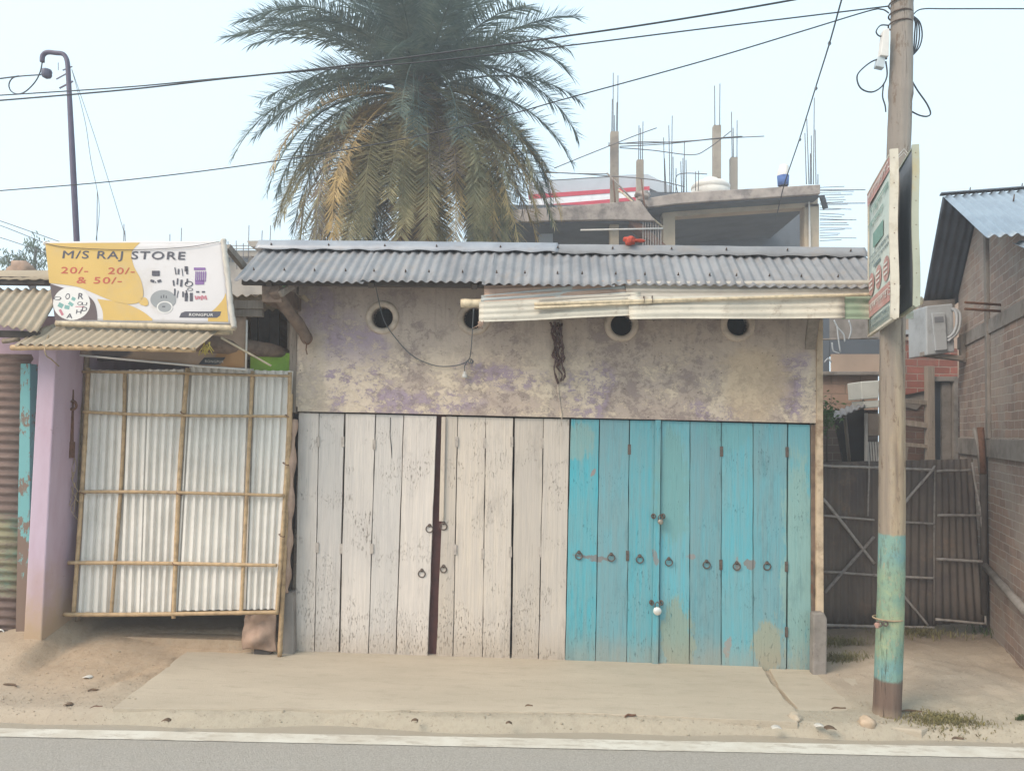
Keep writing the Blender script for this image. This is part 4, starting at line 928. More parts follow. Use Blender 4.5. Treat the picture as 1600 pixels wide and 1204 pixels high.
YEL = simple('yellow_print', (.52, .345, .10), .5, .08, 3, bump=0, dirt=(.45, .33, .16)); BRN = simple('brown_print', (.095, .07, .075), .6, .1, 3, bump=0); DRK = simple('dark_print', (.07, .07, .09), .6, .1, 3, bump=0)
RED = simple('red_print', (.42, .085, .055), .6, .1, 3, bump=0); GRY = simple('grey_print', (.26, .27, .28), .6, .1, 3, bump=0); WHT = simple('white_print', (.62, .60, .58), .6, .05, 3, bump=0)
PUR = simple('purple_print', (.20, .11, .28), .6, .1, 3, bump=0); TEA = simple('teal_print', (.17, .33, .31), .6, .1, 3, bump=0); PNK = simple('pink_print', (.45, .16, .2), .6, .1, 3, bump=0)
e1 = curve_px([(219, 379), (206, 394), (209, 415), (220, 437), (224, 460), (217, 472), (203, 475), (190, 474), (170, 468), (146, 458), (120, 448), (77, 442)])
bpoly([(71, 380)] + e1, .002, YEL)
bpoly(curve_px([(217, 473), (222, 465), (229, 466), (232, 474), (228, 478), (220, 476)]), .002, YEL)
bpoly(curve_px([(152, 467), (175, 470), (200, 476), (222, 486), (238, 498)]) + [(238, 501), (161, 500)] + curve_px([(161, 500), (160, 485), (152, 467)]), .002, YEL)
bpoly(curve_px([(353, 457), (348, 468), (337, 481), (325, 491)]) + [(325, 502), (357, 503)], .002, YEL)
bpoly([(78, 443)] + curve_px([(78, 443), (100, 450), (130, 458), (146, 470), (151, 485), (152, 497)]) + [(152, 500), (86, 500)], .0025, BRN)
bpoly([(112 + 29 * math.cos(a * math.tau / 30), 474 + 26 * math.sin(a * math.tau / 30)) for a in range(30)], .0032, WHT)
bpoly([(255 + 20 * math.cos(a * math.tau / 30), 468 + 15 * math.sin(a * math.tau / 30)) for a in range(30)], .003, GRY)
bpoly([(257.5 + 12.5 * math.cos(a * math.tau / 30), 480 + 9.5 * math.sin(a * math.tau / 30)) for a in range(30)], .0034, WHT)
bpoly([(257.5 + 10.5 * math.cos(a * math.tau / 30), 480 + 7.8 * math.sin(a * math.tau / 30)) for a in range(30)], .0038, GRY)
bpoly([(280, 496), (283, 489), (289, 486.5), (346, 486.5), (344, 493), (339, 496.5)], .003, DRK)
rr = random.Random(77)
def marks(mat, items, lift=.0042):
    m = MB()
    for (x, y, w_, h_, a_) in items:
        c_, s_ = math.cos(a_), math.sin(a_); m.add([bp(x + dx * c_ - dy * s_, y + dx * s_ + dy * c_, lift) for dx, dy in ((-w_, -h_), (w_, -h_), (w_, h_), (-w_, h_))], [(0, 1, 2, 3)])
    return m.build('print', mat, ban)
marks(DRK, [(278 + rr.uniform(-2, 2) - 5 + i % 4 * 6 - 0, 424 + (i // 4) * 17 + rr.uniform(-2, 2), rr.uniform(.6, 1.7), rr.uniform(4, 6), rr.uniform(-.2, .2)) for i in range(12)])
marks(DRK, [(243.5, 427, 6, 4, 0), (238, 439, 3, 2, .3), (249, 439, 3, 2, -.3), (243, 441, 1, .8, 0), (291, 420, 2.6, 4, 0), (291, 464, 2.4, 6.5, 0), (299, 464, 2.4, 6.5, 0), (309, 456, 2.5, 1.3, 0), (318, 456, 2.5, 1.3, 0), (252, 464, .8, 2, 0), (256, 463, .8, 2.4, 0), (260, 464, .8, 2, 0), (256, 479, 2.4, .9, 0)])
marks(PUR, [(312, 420, 9, 2, 0), (312, 441, 7, 3.5, 0)] + [(306 + i * 3.0, 432, .9, 8, .05) for i in range(6)])
marks(PNK, [(306 + i * 3.2, 465, 1.2, rr.uniform(2, 4), rr.uniform(-.3, .3)) for i in range(6)] + [(96, 488, 2, 5, -.5), (125, 479, 7, .6, 0)])
marks(TEA, [(95, 477, 4, 3.5, .5), (105, 480, 4, 3, .2), (111, 475, 4, 2.6, .6), (115, 467, 3, 2.6, .5)])
m = MB(); m.torus(bp(295, 443.5, .003), .030, .004, bn, 18, 5, squash=.7); m.torus(bp(90, 466, .003), .028, .004, bn, 18, 5, squash=.45); m.torus(bp(106, 463, .003), .016, .003, bn, 14, 5, squash=1.3); m.torus(bp(125, 474, .003), .018, .003, bn, 14, 5, squash=.7); m.torus(bp(297, 452, .003), .022, .0025, bn, 14, 5, squash=.5)
m.build('print', DRK, ban)
xd = (bp(300, 404) - bp(100, 402)).normalized(); yd = (bp(110, 400) - bp(113, 430)).normalized(); yd = (yd - xd * yd.dot(xd)).normalized()
def blet(s, x, y, h, wpx, mat, spacing=1.1, bold=.03, lift=.0045):
    o_ = bp(x, y, lift); want = (bp(x + wpx, y) - bp(x, y)).length
    m_, w_ = text_mb(s, o_, xd, yd, h, None, spacing, .008, 0); 
    k = want / w_; vs = [o_ + xd * ((v - o_).dot(xd) * k) + (v - o_ - xd * (v - o_).dot(xd)) for v in m_.v]; fs = [list(f) for f in m_.f]; out = MB()
    st = [(0, 0), (.6, 0), (-.6, 0), (0, .6), (0, -.6)] if bold > .025 else [(0, 0)]
    for q_, (dx_, dy_) in enumerate(st): out.add([v + xd * dx_ * h * .05 + yd * dy_ * h * .04 + bn * .0002 * q_ for v in vs], fs)
    return out.build('lettering', mat, ban)
blet('M/S RAJ STORE', 96, 403.5, .066, 193, DRK, 1.15, .045)
blet('20/-', 94.5, 427, .055, 43, RED, 1.12, .045); blet('20/-', 168, 428, .055, 42, RED, 1.12, .045); blet('& 50/-', 119, 442.5, .055, 71, RED, 1.12, .045)
blet('RONGPUR', 295, 493.5, .022, 38, WHT, 1.1, .05)
for s_, x_, y_, h_ in (('R', 121, 467, .05), ('D', 127, 486, .036), ('H', 118, 490, .034), ('A', 104, 497, .04), ('U', 127, 477, .026)): blet(s_, x_, y_, h_, 9, DRK, 1, .05)
for a_, b_, r_, mt in (((66, 379), (350, 378), .014, 'ply'), ((86, 504), (366, 511), .026, 'bamboo_pale'), ((70, 376), (88, 508), .012, 'bamboo_dark')):
    MB().bamboo(bp(*a_) - bn * .02, bp(*b_) - bn * .02, r_, .45, bend=.004).build('frame_pole', MAT[mt], ban)
mb = MB(); mb.tube(smoothpts([bp(349, 374), bp(352, 400), bp(357, 440), bp(361, 480), bp(366, 512)], 6), [.022 + .003 * math.sin(i * 2.1) for i in range(25)], 8, jag=.06); mb.build('frame_pole', MAT['pinkboard'] if 0 else simple('cloth_wrapped_pole', (.50, .46, .41), .9, .2, 10), ban)
mb = MB(); mb.tube(smoothpts([bp(70, 380, .01), bp(105, 387, .01), bp(200, 391, .01), bp(290, 387, .01), bp(344, 378, .01)], 6), .0025, 5); mb.build('tie_wire', MAT['cable'], ban)

# ------------------------------------------------------------------ utility pole with the two tin signs
pb = onz(1384, 1122, -.045); PY = pb.y
ptop = at(1409, -70, PY)
pole = thing('utility_pole', 'thick weathered timber utility pole with green painted foot beside the road', 'pole', tuple(pb))
mb = MB(); pts = []; rs = []
for i in range(121):
    t = i / 120; p = (pb - V(0, 0, .25)).lerp(ptop, t); z = p.z; r = .0925 - .018 * t + .0025 * mnoise.noise(Vector((0, 0, z * 3)))
    if abs(z - (at(1400, 145, PY).z)) < .035: r += .006
    if z > 3.2: r *= 1.0 + .02 * mnoise.noise(Vector((3, 0, z * 6)))
    p = p + V(.012 * math.sin(z * 1.7), 0, 0); pts.append(p); rs.append(r)
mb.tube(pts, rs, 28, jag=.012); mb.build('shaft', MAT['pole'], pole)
def pc(y): # pole centre at photo row y
    t = (y - 1122) / (-70 - 1122); return pb.lerp(ptop, t)
for y_ in (10, 28, 44):
    MB().torus(pc(y_) + V(0, 0, 0), .079, .006, (0, .05, 1), 28, 6).build('wire_band', MAT['iron'], pole)
mb = MB(); mb.torus(pc(972) + V(0, 0, 0), .096, .006, (.02, .03, 1), 28, 6); mb.build('wire_band', MAT['twine'], pole)
mb = MB(); q = at(1384, 974, PY - .1); mb.torus(q, .014, .006, (0, 1, 0), 12, 6); mb.torus(at(1374, 974, PY - .095), .018, .006, (.4, 1, 0), 12, 6); mb.build('hook_ring', MAT['iron'], pole)
mb = MB(); mb.rock(at(1371, 976, PY - .09), .02, .008, .02, 3); mb.build('cloth_scrap', simple('faded_pink_cloth', (.42, .25, .2), .9), pole)

def sign(name, label, nb, nt, fb, ft, side, mats):
    pass
SD = V(2.43 - 2.196, .95, 0).normalized(); SN = V(-SD.y, SD.x, 0)     # along the board, and its outward (left) normal
NB = at(1397, 497, 5.02); NT = V(at(1387, 235, 5.02).x, 5.02, at(1387, 235, 5.02).z); SW = .98
def board(ox, zb, zt, label, front):
    """front: printed side looks left; else the bare back is seen"""
    o0 = V(ox.x, ox.y, zb); H_ = zt - zb; t_ = thing('pole_sign', label, 'sign', (ox.x, ox.y, zb), 'tin signs strapped to the utility pole')
    def q(u, h, l=0): return o0 + SD * (SW * u) + V(0, 0, H_ * h) + SN * l
    m = MB(); m.sheet(lambda u, v: q(u, v, .006 * math.sin(3 * u + 2 * v)), 6, 8); m.build('panel', mk_tin('sign_panel_' + ('print' if front else 'back'), (.47, .54, .50) if front else (.14, .155, .18), (.54, .57, .52) if front else (.10, .115, .135), None, 0, .7, .05), t_, 0, .003)
    fm = simple('sign_frame_cream', (.55, .51, .43), .8, .15, 8, dirt=(.35, .29, .2)) if front else simple('sign_frame_pale', (.36, .38, .31), .8, .2, 3, dirt=(.40, .31, .15))
    m = MB()
    wfr = .05 if front else .042
    def jb(u, h): return q(u, h) + V(.004 * math.sin(h * 9), 0, 0)
    for i in range(12): m.beam(jb(0, i / 12) - SD * .01, jb(0, (i + 1) / 12 + .004) - SD * .01, wfr, .02, upv=SD)
    m.build('frame', fm, t_)
    MB().beam(q(1, 0), q(1, 1), .014, .012, upv=SD).build('frame', fm, t_)
    MB().beam(q(-.02, 0), q(1, 0), .022, .016).build('frame', fm, t_); MB().beam(q(0, 1), q(1, 1), .022, .012).build('frame', fm, t_)
    m = MB()
    for i in range(7):
        m.lathe(q(0, .05 + i * .15) - SD * .022 + V(0, 0, 0), [(.0035, -.001), (.002, -.003)], 6, ax='y')
    m.build('nail', MAT['rust'], t_)
    if front:
        pr = {'red': simple('sign_red', (.44, .24, .215), .7, .25, 8, bump=0, dirt=(.5, .42, .38)), 'grn': simple('sign_green', (.17, .29, .25), .7, .2, 8, bump=0), 'dk': simple('sign_dark', (.16, .21, .22), .7, .2, 8, bump=0)}
        def rct(m, u0, h0, u1, h1, l=.012): m.add([q(u0, h0, l), q(u1, h0, l), q(u1, h1, l), q(u0, h1, l)], [(0, 1, 2, 3)])
        rg = random.Random(2)
        def glyphs(m, u0, u1, h, hh, slant=0):   # illegible weathered script, as blurred in the photo
            u = u0
            rct(m, u0, h + hh * .85, u1, h + hh, .0125)
            while u < u1 - .03:
                w_ = rg.uniform(.03, .06); rct(m, u, h, u + .012, h + hh, .013); 
                if rg.random() < .7: rct(m, u, h + hh * rg.uniform(.2, .6), u + w_ * .8, h + hh * rg.uniform(.65, .8), .0135)
                if rg.random() < .4: rct(m, u, h - hh * .05, u + w_ * .7, h + hh * .1, .014)
                u += w_ + .015
        wt = simple('sign_white', (.6, .57, .53), .7, .1, 8, bump=0)
        m = MB(); rct(m, .03, .90, .97, .985); rct(m, .07, .115, .93, .235); m.build('print', pr['red'], t_)
        m = MB(); glyphs(m, .08, .92, .92, .045); glyphs(m, .12, .88, .155, .045)
        m.v = [v + SN * .004 for v in m.v]; m.build('print', wt, t_)
        m = MB(); glyphs(m, .12, .85, .80, .05); glyphs(m, .3, .95, .72, .04); rct(m, .3, .56, .72, .66); m.build('print', pr['grn'], t_)
        m = MB(); glyphs(m, .12, .9, .50, .025); glyphs(m, .1, .9, .46, .02); glyphs(m, .1, .9, .06, .03); glyphs(m, .15, .85, .025, .02); rct(m, .42, .425, .7, .445); m.build('print', pr['dk'], t_)
        for k in range(3):
            m = MB(); cc = q(.2 + .3 * k, .33, .012); m.add([cc + SD * (.115 * math.cos(a * math.tau / 24)) + V(0, 0, .085 * math.sin(a * math.tau / 24)) for a in range(24)], [tuple(range(24))]); m.build('print', pr['red'], t_)
            m = MB()
            for dh in (-.03, 0, .03): rct(m, .2 + .3 * k - .07, .33 + dh - .006, .2 + .3 * k + .07, .33 + dh + .008, .016)
            m.build('print', wt, t_)
    return q
q1 = board(V(NB.x, NB.y, 0), NB.z, at(1388, 235, 5.02).z, 'cream framed printed sign strapped to the left of the utility pole', True)
S2 = at(1431, 478, 5.02); q2 = board(V(S2.x, S2.y, 0), S2.z, at(1431, 228, 5.02).z, 'back of the second tin sign right of the utility pole', False)
mb = MB()
for h_ in (.17, .14, .19): mb.tube(smoothpts([q1(0, h_, .03), pc(468) + V(-.02, -.11, .0 + h_ * .2 - .03), q2(0, h_ + random.uniform(-.06, .03), -.02)], 4), .003, 5)
tag(mb.build('strapping_wire', MAT['steel'], None), 'crossed pale wires strapping the two tin signs round the pole at their foot', 'wire'); mb = MB()
mb.tube([q1(0, .9, .03), pc(252) + V(0, -.1, 0), q2(0, .87, -.02)], .002, 5); mb.tube([q1(0, .9, .03), pc(258) + V(0, -.1, 0), q2(0, .84, -.02)], .002, 5)
tag(mb.build('strapping_wire', MAT['steel'], None), 'thin pale wire tying the tops of the two tin signs to the pole', 'wire')
# cable coils and meter box on the pole
def cable(name, px, Y, r, label, cat, group=None, mat='cable', k=8, Ys=None):
    pts = [at(x, y, Ys[i] if Ys else Y) for i, (x, y) in enumerate(px)]
    o = MB().tube(smoothpts(pts, k), r, 6).build(name, MAT[mat]); return tag(o, label, cat, group)
mb = MB(); cg = []
for px in ([(1386, 92), (1365, 95), (1345, 110), (1339, 122), (1345, 138), (1362, 144), (1378, 135), (1386, 118), (1384, 96)], [(1389, 40), (1376, 40), (1369, 50), (1376, 57), (1388, 50)], [(1381, 130), (1379, 150), (1383, 165), (1384, 175)]): cg.append((px, PY - .06))
tag(MB().tube(smoothpts([at(x, y, PY - .06) for x, y in cg[0][0]], 6), .0055, 6).tube(smoothpts([at(x, y, PY - .06) for x, y in cg[1][0]], 6), .005, 6).tube(smoothpts([at(x, y, PY - .06) for x, y in cg[2][0]], 6), .005, 6).build('cable_coil', MAT['cable']), 'black cable loops sticking out left of the pole by the meter box', 'cable', 'cable coils on the utility pole')
tag(MB().tube(smoothpts([at(x, y, PY) for x, y in [(1424, 125), (1434, 142), (1448, 162), (1454, 177), (1448, 182), (1436, 180), (1424, 174)]], 6), .0055, 6).build('cable_coil', MAT['cable']), 'single drooping cable loop right of the pole above the signs', 'cable', 'cable coils on the utility pole')
mb = MB()
for dx in (0, 4, 9, 14): mb.tube(smoothpts([at(x, y, PY + dx * .003) for x, y in [(1425, 24), (1430 + dx * .5, 35), (1429 + dx * .85, 55), (1428 + dx * .6, 74), (1425, 88)]], 6), .005, 6)
tag(mb.build('cable_coil', MAT['cable']), 'bunch of hanging black cable coils right of the pole top', 'cable', 'cable coils on the utility pole')
mt = thing('meter_box', 'small white plastic meter box strapped to the left of the pole top', 'meter box', tuple(at(1380, 100, PY - .05)))
mb = MB(); mb.pp([(1381, 46), (1390, 44), (1389, 88), (1376, 86)], PY - .09, .06); mb.build('casing', MAT['ply'], mt, .004)
mb = MB(); mb.pp([(1372, 88), (1384, 86), (1382, 106), (1369, 103)], PY - .07, .05); mb.build('lower_cover', simple('clear_plastic', (.45, .5, .53), .4, .1), mt, .004)
# overhead lines
cable('power_line', [(-60, 161), (0, 157), (200, 140), (350, 123), (520, 105), (740, 76), (1000, 40), (1240, 0), (1500, -50)], 5.0, .0062, 'thicker upper power line running in front of the palm out of the picture top', 'power line', 'overhead lines', Ys=[6.2, 6.1, 5.8, 5.6, 5.4, 5.2, 5.0, 4.9, 4.8])
cable('power_line', [(-60, 152), (0, 149), (200, 136), (350, 122), (520, 108), (650, 98), (850, 76), (1100, 45), (1388, 10)], 5.0, .005, 'thinner power line meeting the utility pole just under its top', 'power line', 'overhead lines', Ys=[6.4, 6.3, 6.1, 5.9, 5.8, 5.6, 5.5, 5.4, PY])
cable('service_cable', [(-60, 303), (0, 298), (200, 281), (440, 250), (700, 203), (900, 150), (1100, 95), (1250, 50), (1355, 18), (1378, 15), (1389, 21)], 5.0, .0048, 'service cable sagging across the palm from the far left up to the pole', 'cable', 'overhead lines', Ys=[6.8, 6.8, 6.6, 6.3, 6.0, 5.8, 5.6, 5.45, PY, PY, PY])
cable('service_cable', [(1424, 28), (1432, 18), (1445, 14), (1480, 14), (1600, 14), (1700, 15)], PY, .0045, 'service cable leaving the pole top to the right edge', 'cable', 'overhead lines')
rope = thing('rope_line', 'knotted rope-like cable falling steeply to the unfinished building', 'cable', tuple(at(1212, 352, 17)), 'overhead lines')
RP = [(1330, -50), (1315, 0), (1296, 68), (1275, 135), (1250, 215), (1225, 290), (1212, 345)]; RYs = [9.0, 9.5, 10.5, 12, 14, 16, 17.3]
MB().tube(smoothpts([at(x, y, Y) for (x, y), Y in zip(RP, RYs)], 8), .011, 6).build('line', MAT['cable'], rope)
for (x, y), Y in zip([(1296, 68), (1275, 138), (1250, 218)], [10.5, 12, 14]): MB().rock(at(x, y, Y), .022, .022, .035, 2).build('knot', MAT['cable_grey'], rope)
for i, (px, Y, dd) in enumerate([([(-40, 333), (0, 345), (100, 380), (200, 415)], 16, 'uppermost'), ([(-40, 342), (0, 352), (100, 392), (150, 412)], 16.5, 'middle'), ([(-40, 362), (0, 371), (80, 398), (150, 425)], 17, 'lowest')]):
    cable('power_line', px, Y, .010, f'{dd} of three faint distant lines at the far left above the tree', 'power line', 'distant lines at the far left', 'cable_grey')

# street pole with hooked head at left
LY = 9.5
lp = thing('hooked_post', 'thin purple-grey steel post with a hooked top rising behind the banner', 'post', (at(122, 420, LY).x, LY, 0))
b_ = at(122, 420, LY); b_.z = 0
mb = MB(); mb.tube([V(b_.x + .03, LY, 0), at(121, 400, LY), at(113, 240, LY), at(108, 140, LY)] + smoothpts([at(107, 120, LY), at(105, 96, LY), at(99, 85, LY), at(87, 83, LY), at(74, 82, LY), at(67, 87, LY), at(66, 97, LY)], 5), [.036] * 3 + [.03] * 32, 10); mb.build('shaft', MAT['purple_post'], lp)
mb = MB(); mb.beam(at(98, 110, LY), at(113, 104, LY), .012, .012); mb.beam(at(88, 124, LY), at(106, 114, LY), .012, .012); mb.beam(at(93, 138, LY), at(114, 127, LY), .016, .016); mb.beam(at(91, 98, LY), at(91, 110, LY), .006, .006); mb.build('side_bracket', MAT['purple_post'], lp)
mb = MB(); c0 = at(73, 115, LY); mb.lathe(c0 - V(0, 0, .05), [(.01, -.02), (.05, .0), (.065, .03), (.06, .05), (.066, .07), (.055, .1), (.02, .11)], 16); mb.build('insulator', MAT['glazed'], lp)
mb = MB(); mb.tube(smoothpts([at(66, 97, LY), at(63, 112, LY), at(55, 128, LY), at(40, 143, LY), (at(27, 147, LY)), at(17, 142, LY), at(14, 132, LY), at(20, 122, LY), at(34, 119, LY), at(64, 117, LY)], 6), .008, 6); mb.tube(smoothpts([at(-40, 128, LY), at(0, 123, LY), at(30, 119, LY)], 5), .009, 6); mb.build('looped_cable', MAT['cable'], lp)
for k, px in enumerate([[(112, 108), (122, 145), (134, 195), (142, 250), (155, 320), (150, 375)], [(112, 108), (130, 160), (150, 220), (175, 300), (196, 370)]]):
    cable('stay_wire', px, LY + .2, .0035, ['bent inner stay wire dropping from the hooked post', 'straight outer stay wire dropping from the hooked post'][k], 'wire', 'stay wires of the hooked post', 'cable_grey')

# ------------------------------------------------------------------ unfinished concrete building behind
BY = 19.0
ub = thing('unfinished_building', 'unfinished concrete building with columns and bare reinforcing bars above the shop roof', 'building', tuple(V(at(1100, 380, BY).x, BY, 0)))
def U(name, mb, mat, bev=0): return mb.build(name, MAT[mat], ub, bev)
mb = MB(); mb.pp([(1003, 311), (1060, 301), (1282, 288), (1282, 303), (1060, 318), (1012, 324)], BY - .6, 6.5); U('roof_slab', mb, 'far_stain', .02)
mb = MB(); mb.pp([(1035, 322), (1060, 319), (1278, 304), (1278, 322), (1055, 338), (1035, 340)], BY, .35); U('beam', mb, 'far_beige')
mb = MB(); mb.rect(1036, 338, 1055, 460, BY + .0, .35); U('column', mb, 'far_beige', .01)
mb = MB(); mb.rect(1257, 318, 1280, 460, BY + .0, .35); U('column', mb, 'far_beige', .01)
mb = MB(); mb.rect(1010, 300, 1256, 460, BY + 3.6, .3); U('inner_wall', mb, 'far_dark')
mb = MB(); mb.pp([(1012, 326), (1062, 320), (1282, 305), (1282, 306.5), (1060, 321.5), (1012, 327.5)], BY - .5, 6.2); U('soffit_shade', mb, 'far_dark')  # added dark panel paints the shade under the roof slab
mb = MB(); mb.rect(1090, 368, 1155, 460, BY + 5.0, .1)
U('grille_frame', mb, 'far_conc'); mb = MB()
for k in range(9): mb.rect(1092 + k * 7, 370, 1096 + k * 7, 460, BY + 4.95, .03)
U('grille', mb, 'rebar')
MB().beam(at(1264, 305, BY - .05), at(1266, 460, BY - .05), .04, .04).build('drain_pipe', MAT['ply'], ub)
# left lower bay
mb = MB(); mb.pp([(740, 331), (830, 326), (1000, 313), (1024, 345), (960, 343), (850, 345), (740, 350)], BY - .8, 7.5); U('floor_slab', mb, 'far_stain', .02)
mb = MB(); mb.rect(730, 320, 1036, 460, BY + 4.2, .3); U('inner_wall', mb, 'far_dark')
mb = MB(); mb.pp([(742, 352.5), (850, 347.5), (960, 345.5), (1022, 347.5), (1022, 349), (960, 347), (850, 349), (742, 354)], BY - .7, 7.2); U('soffit_shade', mb, 'far_dark')  # added dark panel, painted shade below the floor slab
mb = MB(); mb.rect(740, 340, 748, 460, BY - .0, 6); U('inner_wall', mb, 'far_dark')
mb = MB(); mb.rect(842, 352, 864, 460, BY + .3, .3); U('white_pier', mb, 'greyroof')
for (x0, x1, yt, Yc) in [(954, 967, 205, BY - .5), (995, 1006, 249, BY + .9), (1115, 1127, 195, BY + 1.2), (1142, 1153, 245, BY + 1.6)]:
    mb = MB(); mb.rect(x0, yt, x1, 330 if x0 > 1000 else 345, Yc, .2); U('column', mb, 'far_conc', .008)
mb = MB(); mb.rect(953, 335, 967, 460, BY - .5, .3); U('column', mb, 'far_beige', .01)
def bar(x0, y0, x1, y1, Y, r=.011, b=0):
    a, c = at(x0, y0, Y), at(x1, y1, Y); m = a.lerp(c, .5) + V(0, 0, b); MB().tube([a, m, c], r, 5).build('reinforcing_bar', MAT['rebar'], ub)
rr = random.Random(8)
BARS = [(958, 205, 958.5, 114), (965, 205, 966, 118), (956, 205, 957, 155), (963, 205, 963.5, 160), (960, 205, 960, 180), (998, 249, 998.5, 196), (1004, 249, 1005, 190), (1001, 249, 1001, 200),
        (1117, 196, 1117, 134), (1124.5, 196, 1125, 131), (1144, 246, 1143, 175), (1151.5, 246, 1152, 188), (1146, 246, 1146, 200),
        (1039, 302, 1037, 215), (1041, 302, 1038.5, 248), (1047, 302, 1045, 196), (1049, 302, 1050, 181), (1052, 302, 1052, 245), (1056, 302, 1056, 263), (1065, 300, 1064, 252), (1067.5, 300, 1067, 247), (1069, 300, 1069, 222), (1073, 300, 1072, 250),
        (1260, 288, 1258, 208), (1264, 288, 1261, 186), (1266, 288, 1266, 240), (1271, 288, 1272, 153), (1275, 288, 1274, 203), (1278, 288, 1278, 272), (1268, 288, 1268, 212), (1087, 298, 1087, 268), (1091, 298, 1092, 267)]
for x0, y0, x1, y1 in BARS: bar(x0, y0, x1 + rr.uniform(-.5, .5), y1, BY + (.2 if x0 > 970 else -.4) + rr.uniform(0, .4), .012)
for k in range(22):   # starter bars sticking out to the right
    y = 293 + k * 3.9 + rr.uniform(-1, 1); bar(1281, y + 1, 1281 + rr.uniform(28, 58), y + rr.uniform(-2, 3), BY + rr.uniform(0, 2.5), .009)
for y in (297, 318): bar(1281, y, 1352, y - .5, BY, .012)
for (p, Y) in [([(950, 227), (1000, 222), (1065, 222), (1120, 216), (1160, 213)], BY - .3), ([(968, 229), (1040, 225), (1120, 217), (1194, 213)], BY - .28), ([(968, 231), (1020, 235), (1080, 242), (1105, 233), (1142, 205)], BY - .25), ([(950, 224), (1010, 224), (1080, 220), (1160, 214)], BY - .2),
               ([(866, 263), (910, 245), (950, 229), (990, 213), (1026, 200)], BY - .6), ([(780, 272), (870, 270), (950, 275), (1020, 281), (1070, 292)], BY - .6), ([(860, 282), (955, 276)], BY - .62), ([(850, 268), (890, 271), (950, 272)], BY - .6), ([(1059, 303), (1059, 273), (1105, 272)], BY + .4)]:
    MB().tube(smoothpts([at(x, y, Y) for x, y in p], 6), .013, 5).build('reinforcing_bar', MAT['rebar'], ub)
# scaffold poles and stair
for a, b, r, m_ in [((948, 270), (1006, 330), .022, 'bamboo_limed'), ((966, 296), (1036, 355), .022, 'bamboo_pale'), ((958, 278), (963, 335), .02, 'rust'), ((907, 359.5), (1036, 357), .022, 'ply'), ((1002, 280), (1010, 345), .018, 'rust'), ((967, 318), (1003, 318), .03, 'far_beige')]:
    MB().tube([at(*a, BY - .75), at(*b, BY - .75)], r, 7).build('scaffold_pole', MAT[m_], ub)
mb = MB(); mb.pp([(964, 322), (980, 330), (1040, 382), (1040, 392), (1030, 388), (968, 334)], BY - .7, .5); U('stair_flight', mb, 'rust')
mb = MB()
for k in range(8): mb.rect(1004 + k * 4, 334 + k * 3, 1005.5 + k * 4, 420, BY - .72, .03)
U('stair_grille', mb, 'bamboo_limed')
mb = MB(); mb.rock(at(1005, 306, BY - .5), .18, .2, .12, 3, rough=.5); U('broken_edge', mb, 'far_stain')
tk = thing('water_tank', 'low white plastic water tank on the unfinished slab', 'water tank', tuple(at(1112, 295, BY + 1)))
c = at(1110, 297, BY + 1); MB().lathe(c - V(0, 0, .2), [(.02, 0), (.47, 0), (.50, .05), (.50, .18), (.47, .2), (.50, .22), (.5, .30), (.42, .38), (.2, .45), (.18, .5), (.02, .5)], 28).build('tank_body', MAT['tank'], tk)
mb = MB(); c = at(1224, 272, BY + .5); mb.tube([c - V(0, 0, .3), c, c + V(.03, 0, .22)], [.12, .14, .1], 10, jag=.2, mi=0)
sk = thing('cement_bag', 'blue and white bag standing on the unfinished slab', 'bag', tuple(c - V(0, 0, .3))); mb.build('bag_top', MAT['tank'], sk)
MB().tube([c - V(0, 0, .3), c - V(.0, 0, .05)], [.135, .155], 10, jag=.1).build('blue_print', simple('blue_print', (.06, .13, .35), .7, .2), sk)
# floodlight at slab corner
MB().beam(at(1284, 306, BY - .1), at(1290, 326, BY - .1), .1, .1).build('floodlight', MAT['cable'], ub)
# roof with red and white fascia further behind
rf = thing('banded_building', 'far building with a red and white striped parapet behind the palm', 'building', tuple(V(at(920, 300, 26).x, 26, 0)))
MB().pp([(826, 304), (1015, 291), (1015, 297), (826, 311)], 26, .2).build('red_band', MAT['redband'], rf); MB().pp([(826, 311), (1015, 297), (1015, 306), (826, 322)], 26.02, .2).build('white_band', MAT['whiteband'], rf); MB().pp([(826, 322), (1015, 306), (1015, 311), (826, 328)], 26, .2).build('red_band', MAT['redband'], rf)
MB().pp([(826, 284), (980, 273), (1012, 272), (1050, 291), (1050, 310), (1015, 294), (826, 306)], 26.3, 4).build('roof', MAT['greyroof'], rf); MB().pp([(826, 326), (1050, 310), (1050, 460), (826, 460)], 26.3, 6).build('wall', MAT['far_conc'], rf)
# far left low building
fl = thing('distant_house', 'distant unfinished flat roofed house between banner and tin roof', 'building', tuple(V(at(370, 420, 30).x, 30, 0)))
MB().pp([(385, 376), (470, 374), (470, 382), (392, 386)], 26, 6).build('roof_slab', MAT['far_conc'], fl, .02)
MB().rect(250, 391, 460, 400, 30, 5).build('roof_slab', MAT['far_conc'], fl); MB().rect(255, 400, 455, 520, 30.3, 5).build('wall', MAT['far_conc'], fl)
for x0 in (350, 362, 378): MB().rect(x0, 403, x0 + 9, 409, 30.25, .06).build('window', MAT['far_dark'], fl)
MB().rect(352, 388, 404, 389, 29.9, .05).rect(352, 383, 404, 384, 29.9, .05).build('railing', MAT['far_conc'], fl)
for x0, y0, y1 in [(151, 300, 378), (193, 350, 378), (197, 360, 378), (265, 366, 380), (282, 356, 380), (388, 352, 378), (408, 360, 378), (421, 352, 376), (370, 376, 396), (357, 377, 394), (380, 380, 396)]:
    MB().tube([at(x0, y1 + 25, 29.8), at(x0 + rr.uniform(-2, 2), y0, 29.8)], .018, 5).build('reinforcing_bar', MAT['rebar'], fl)
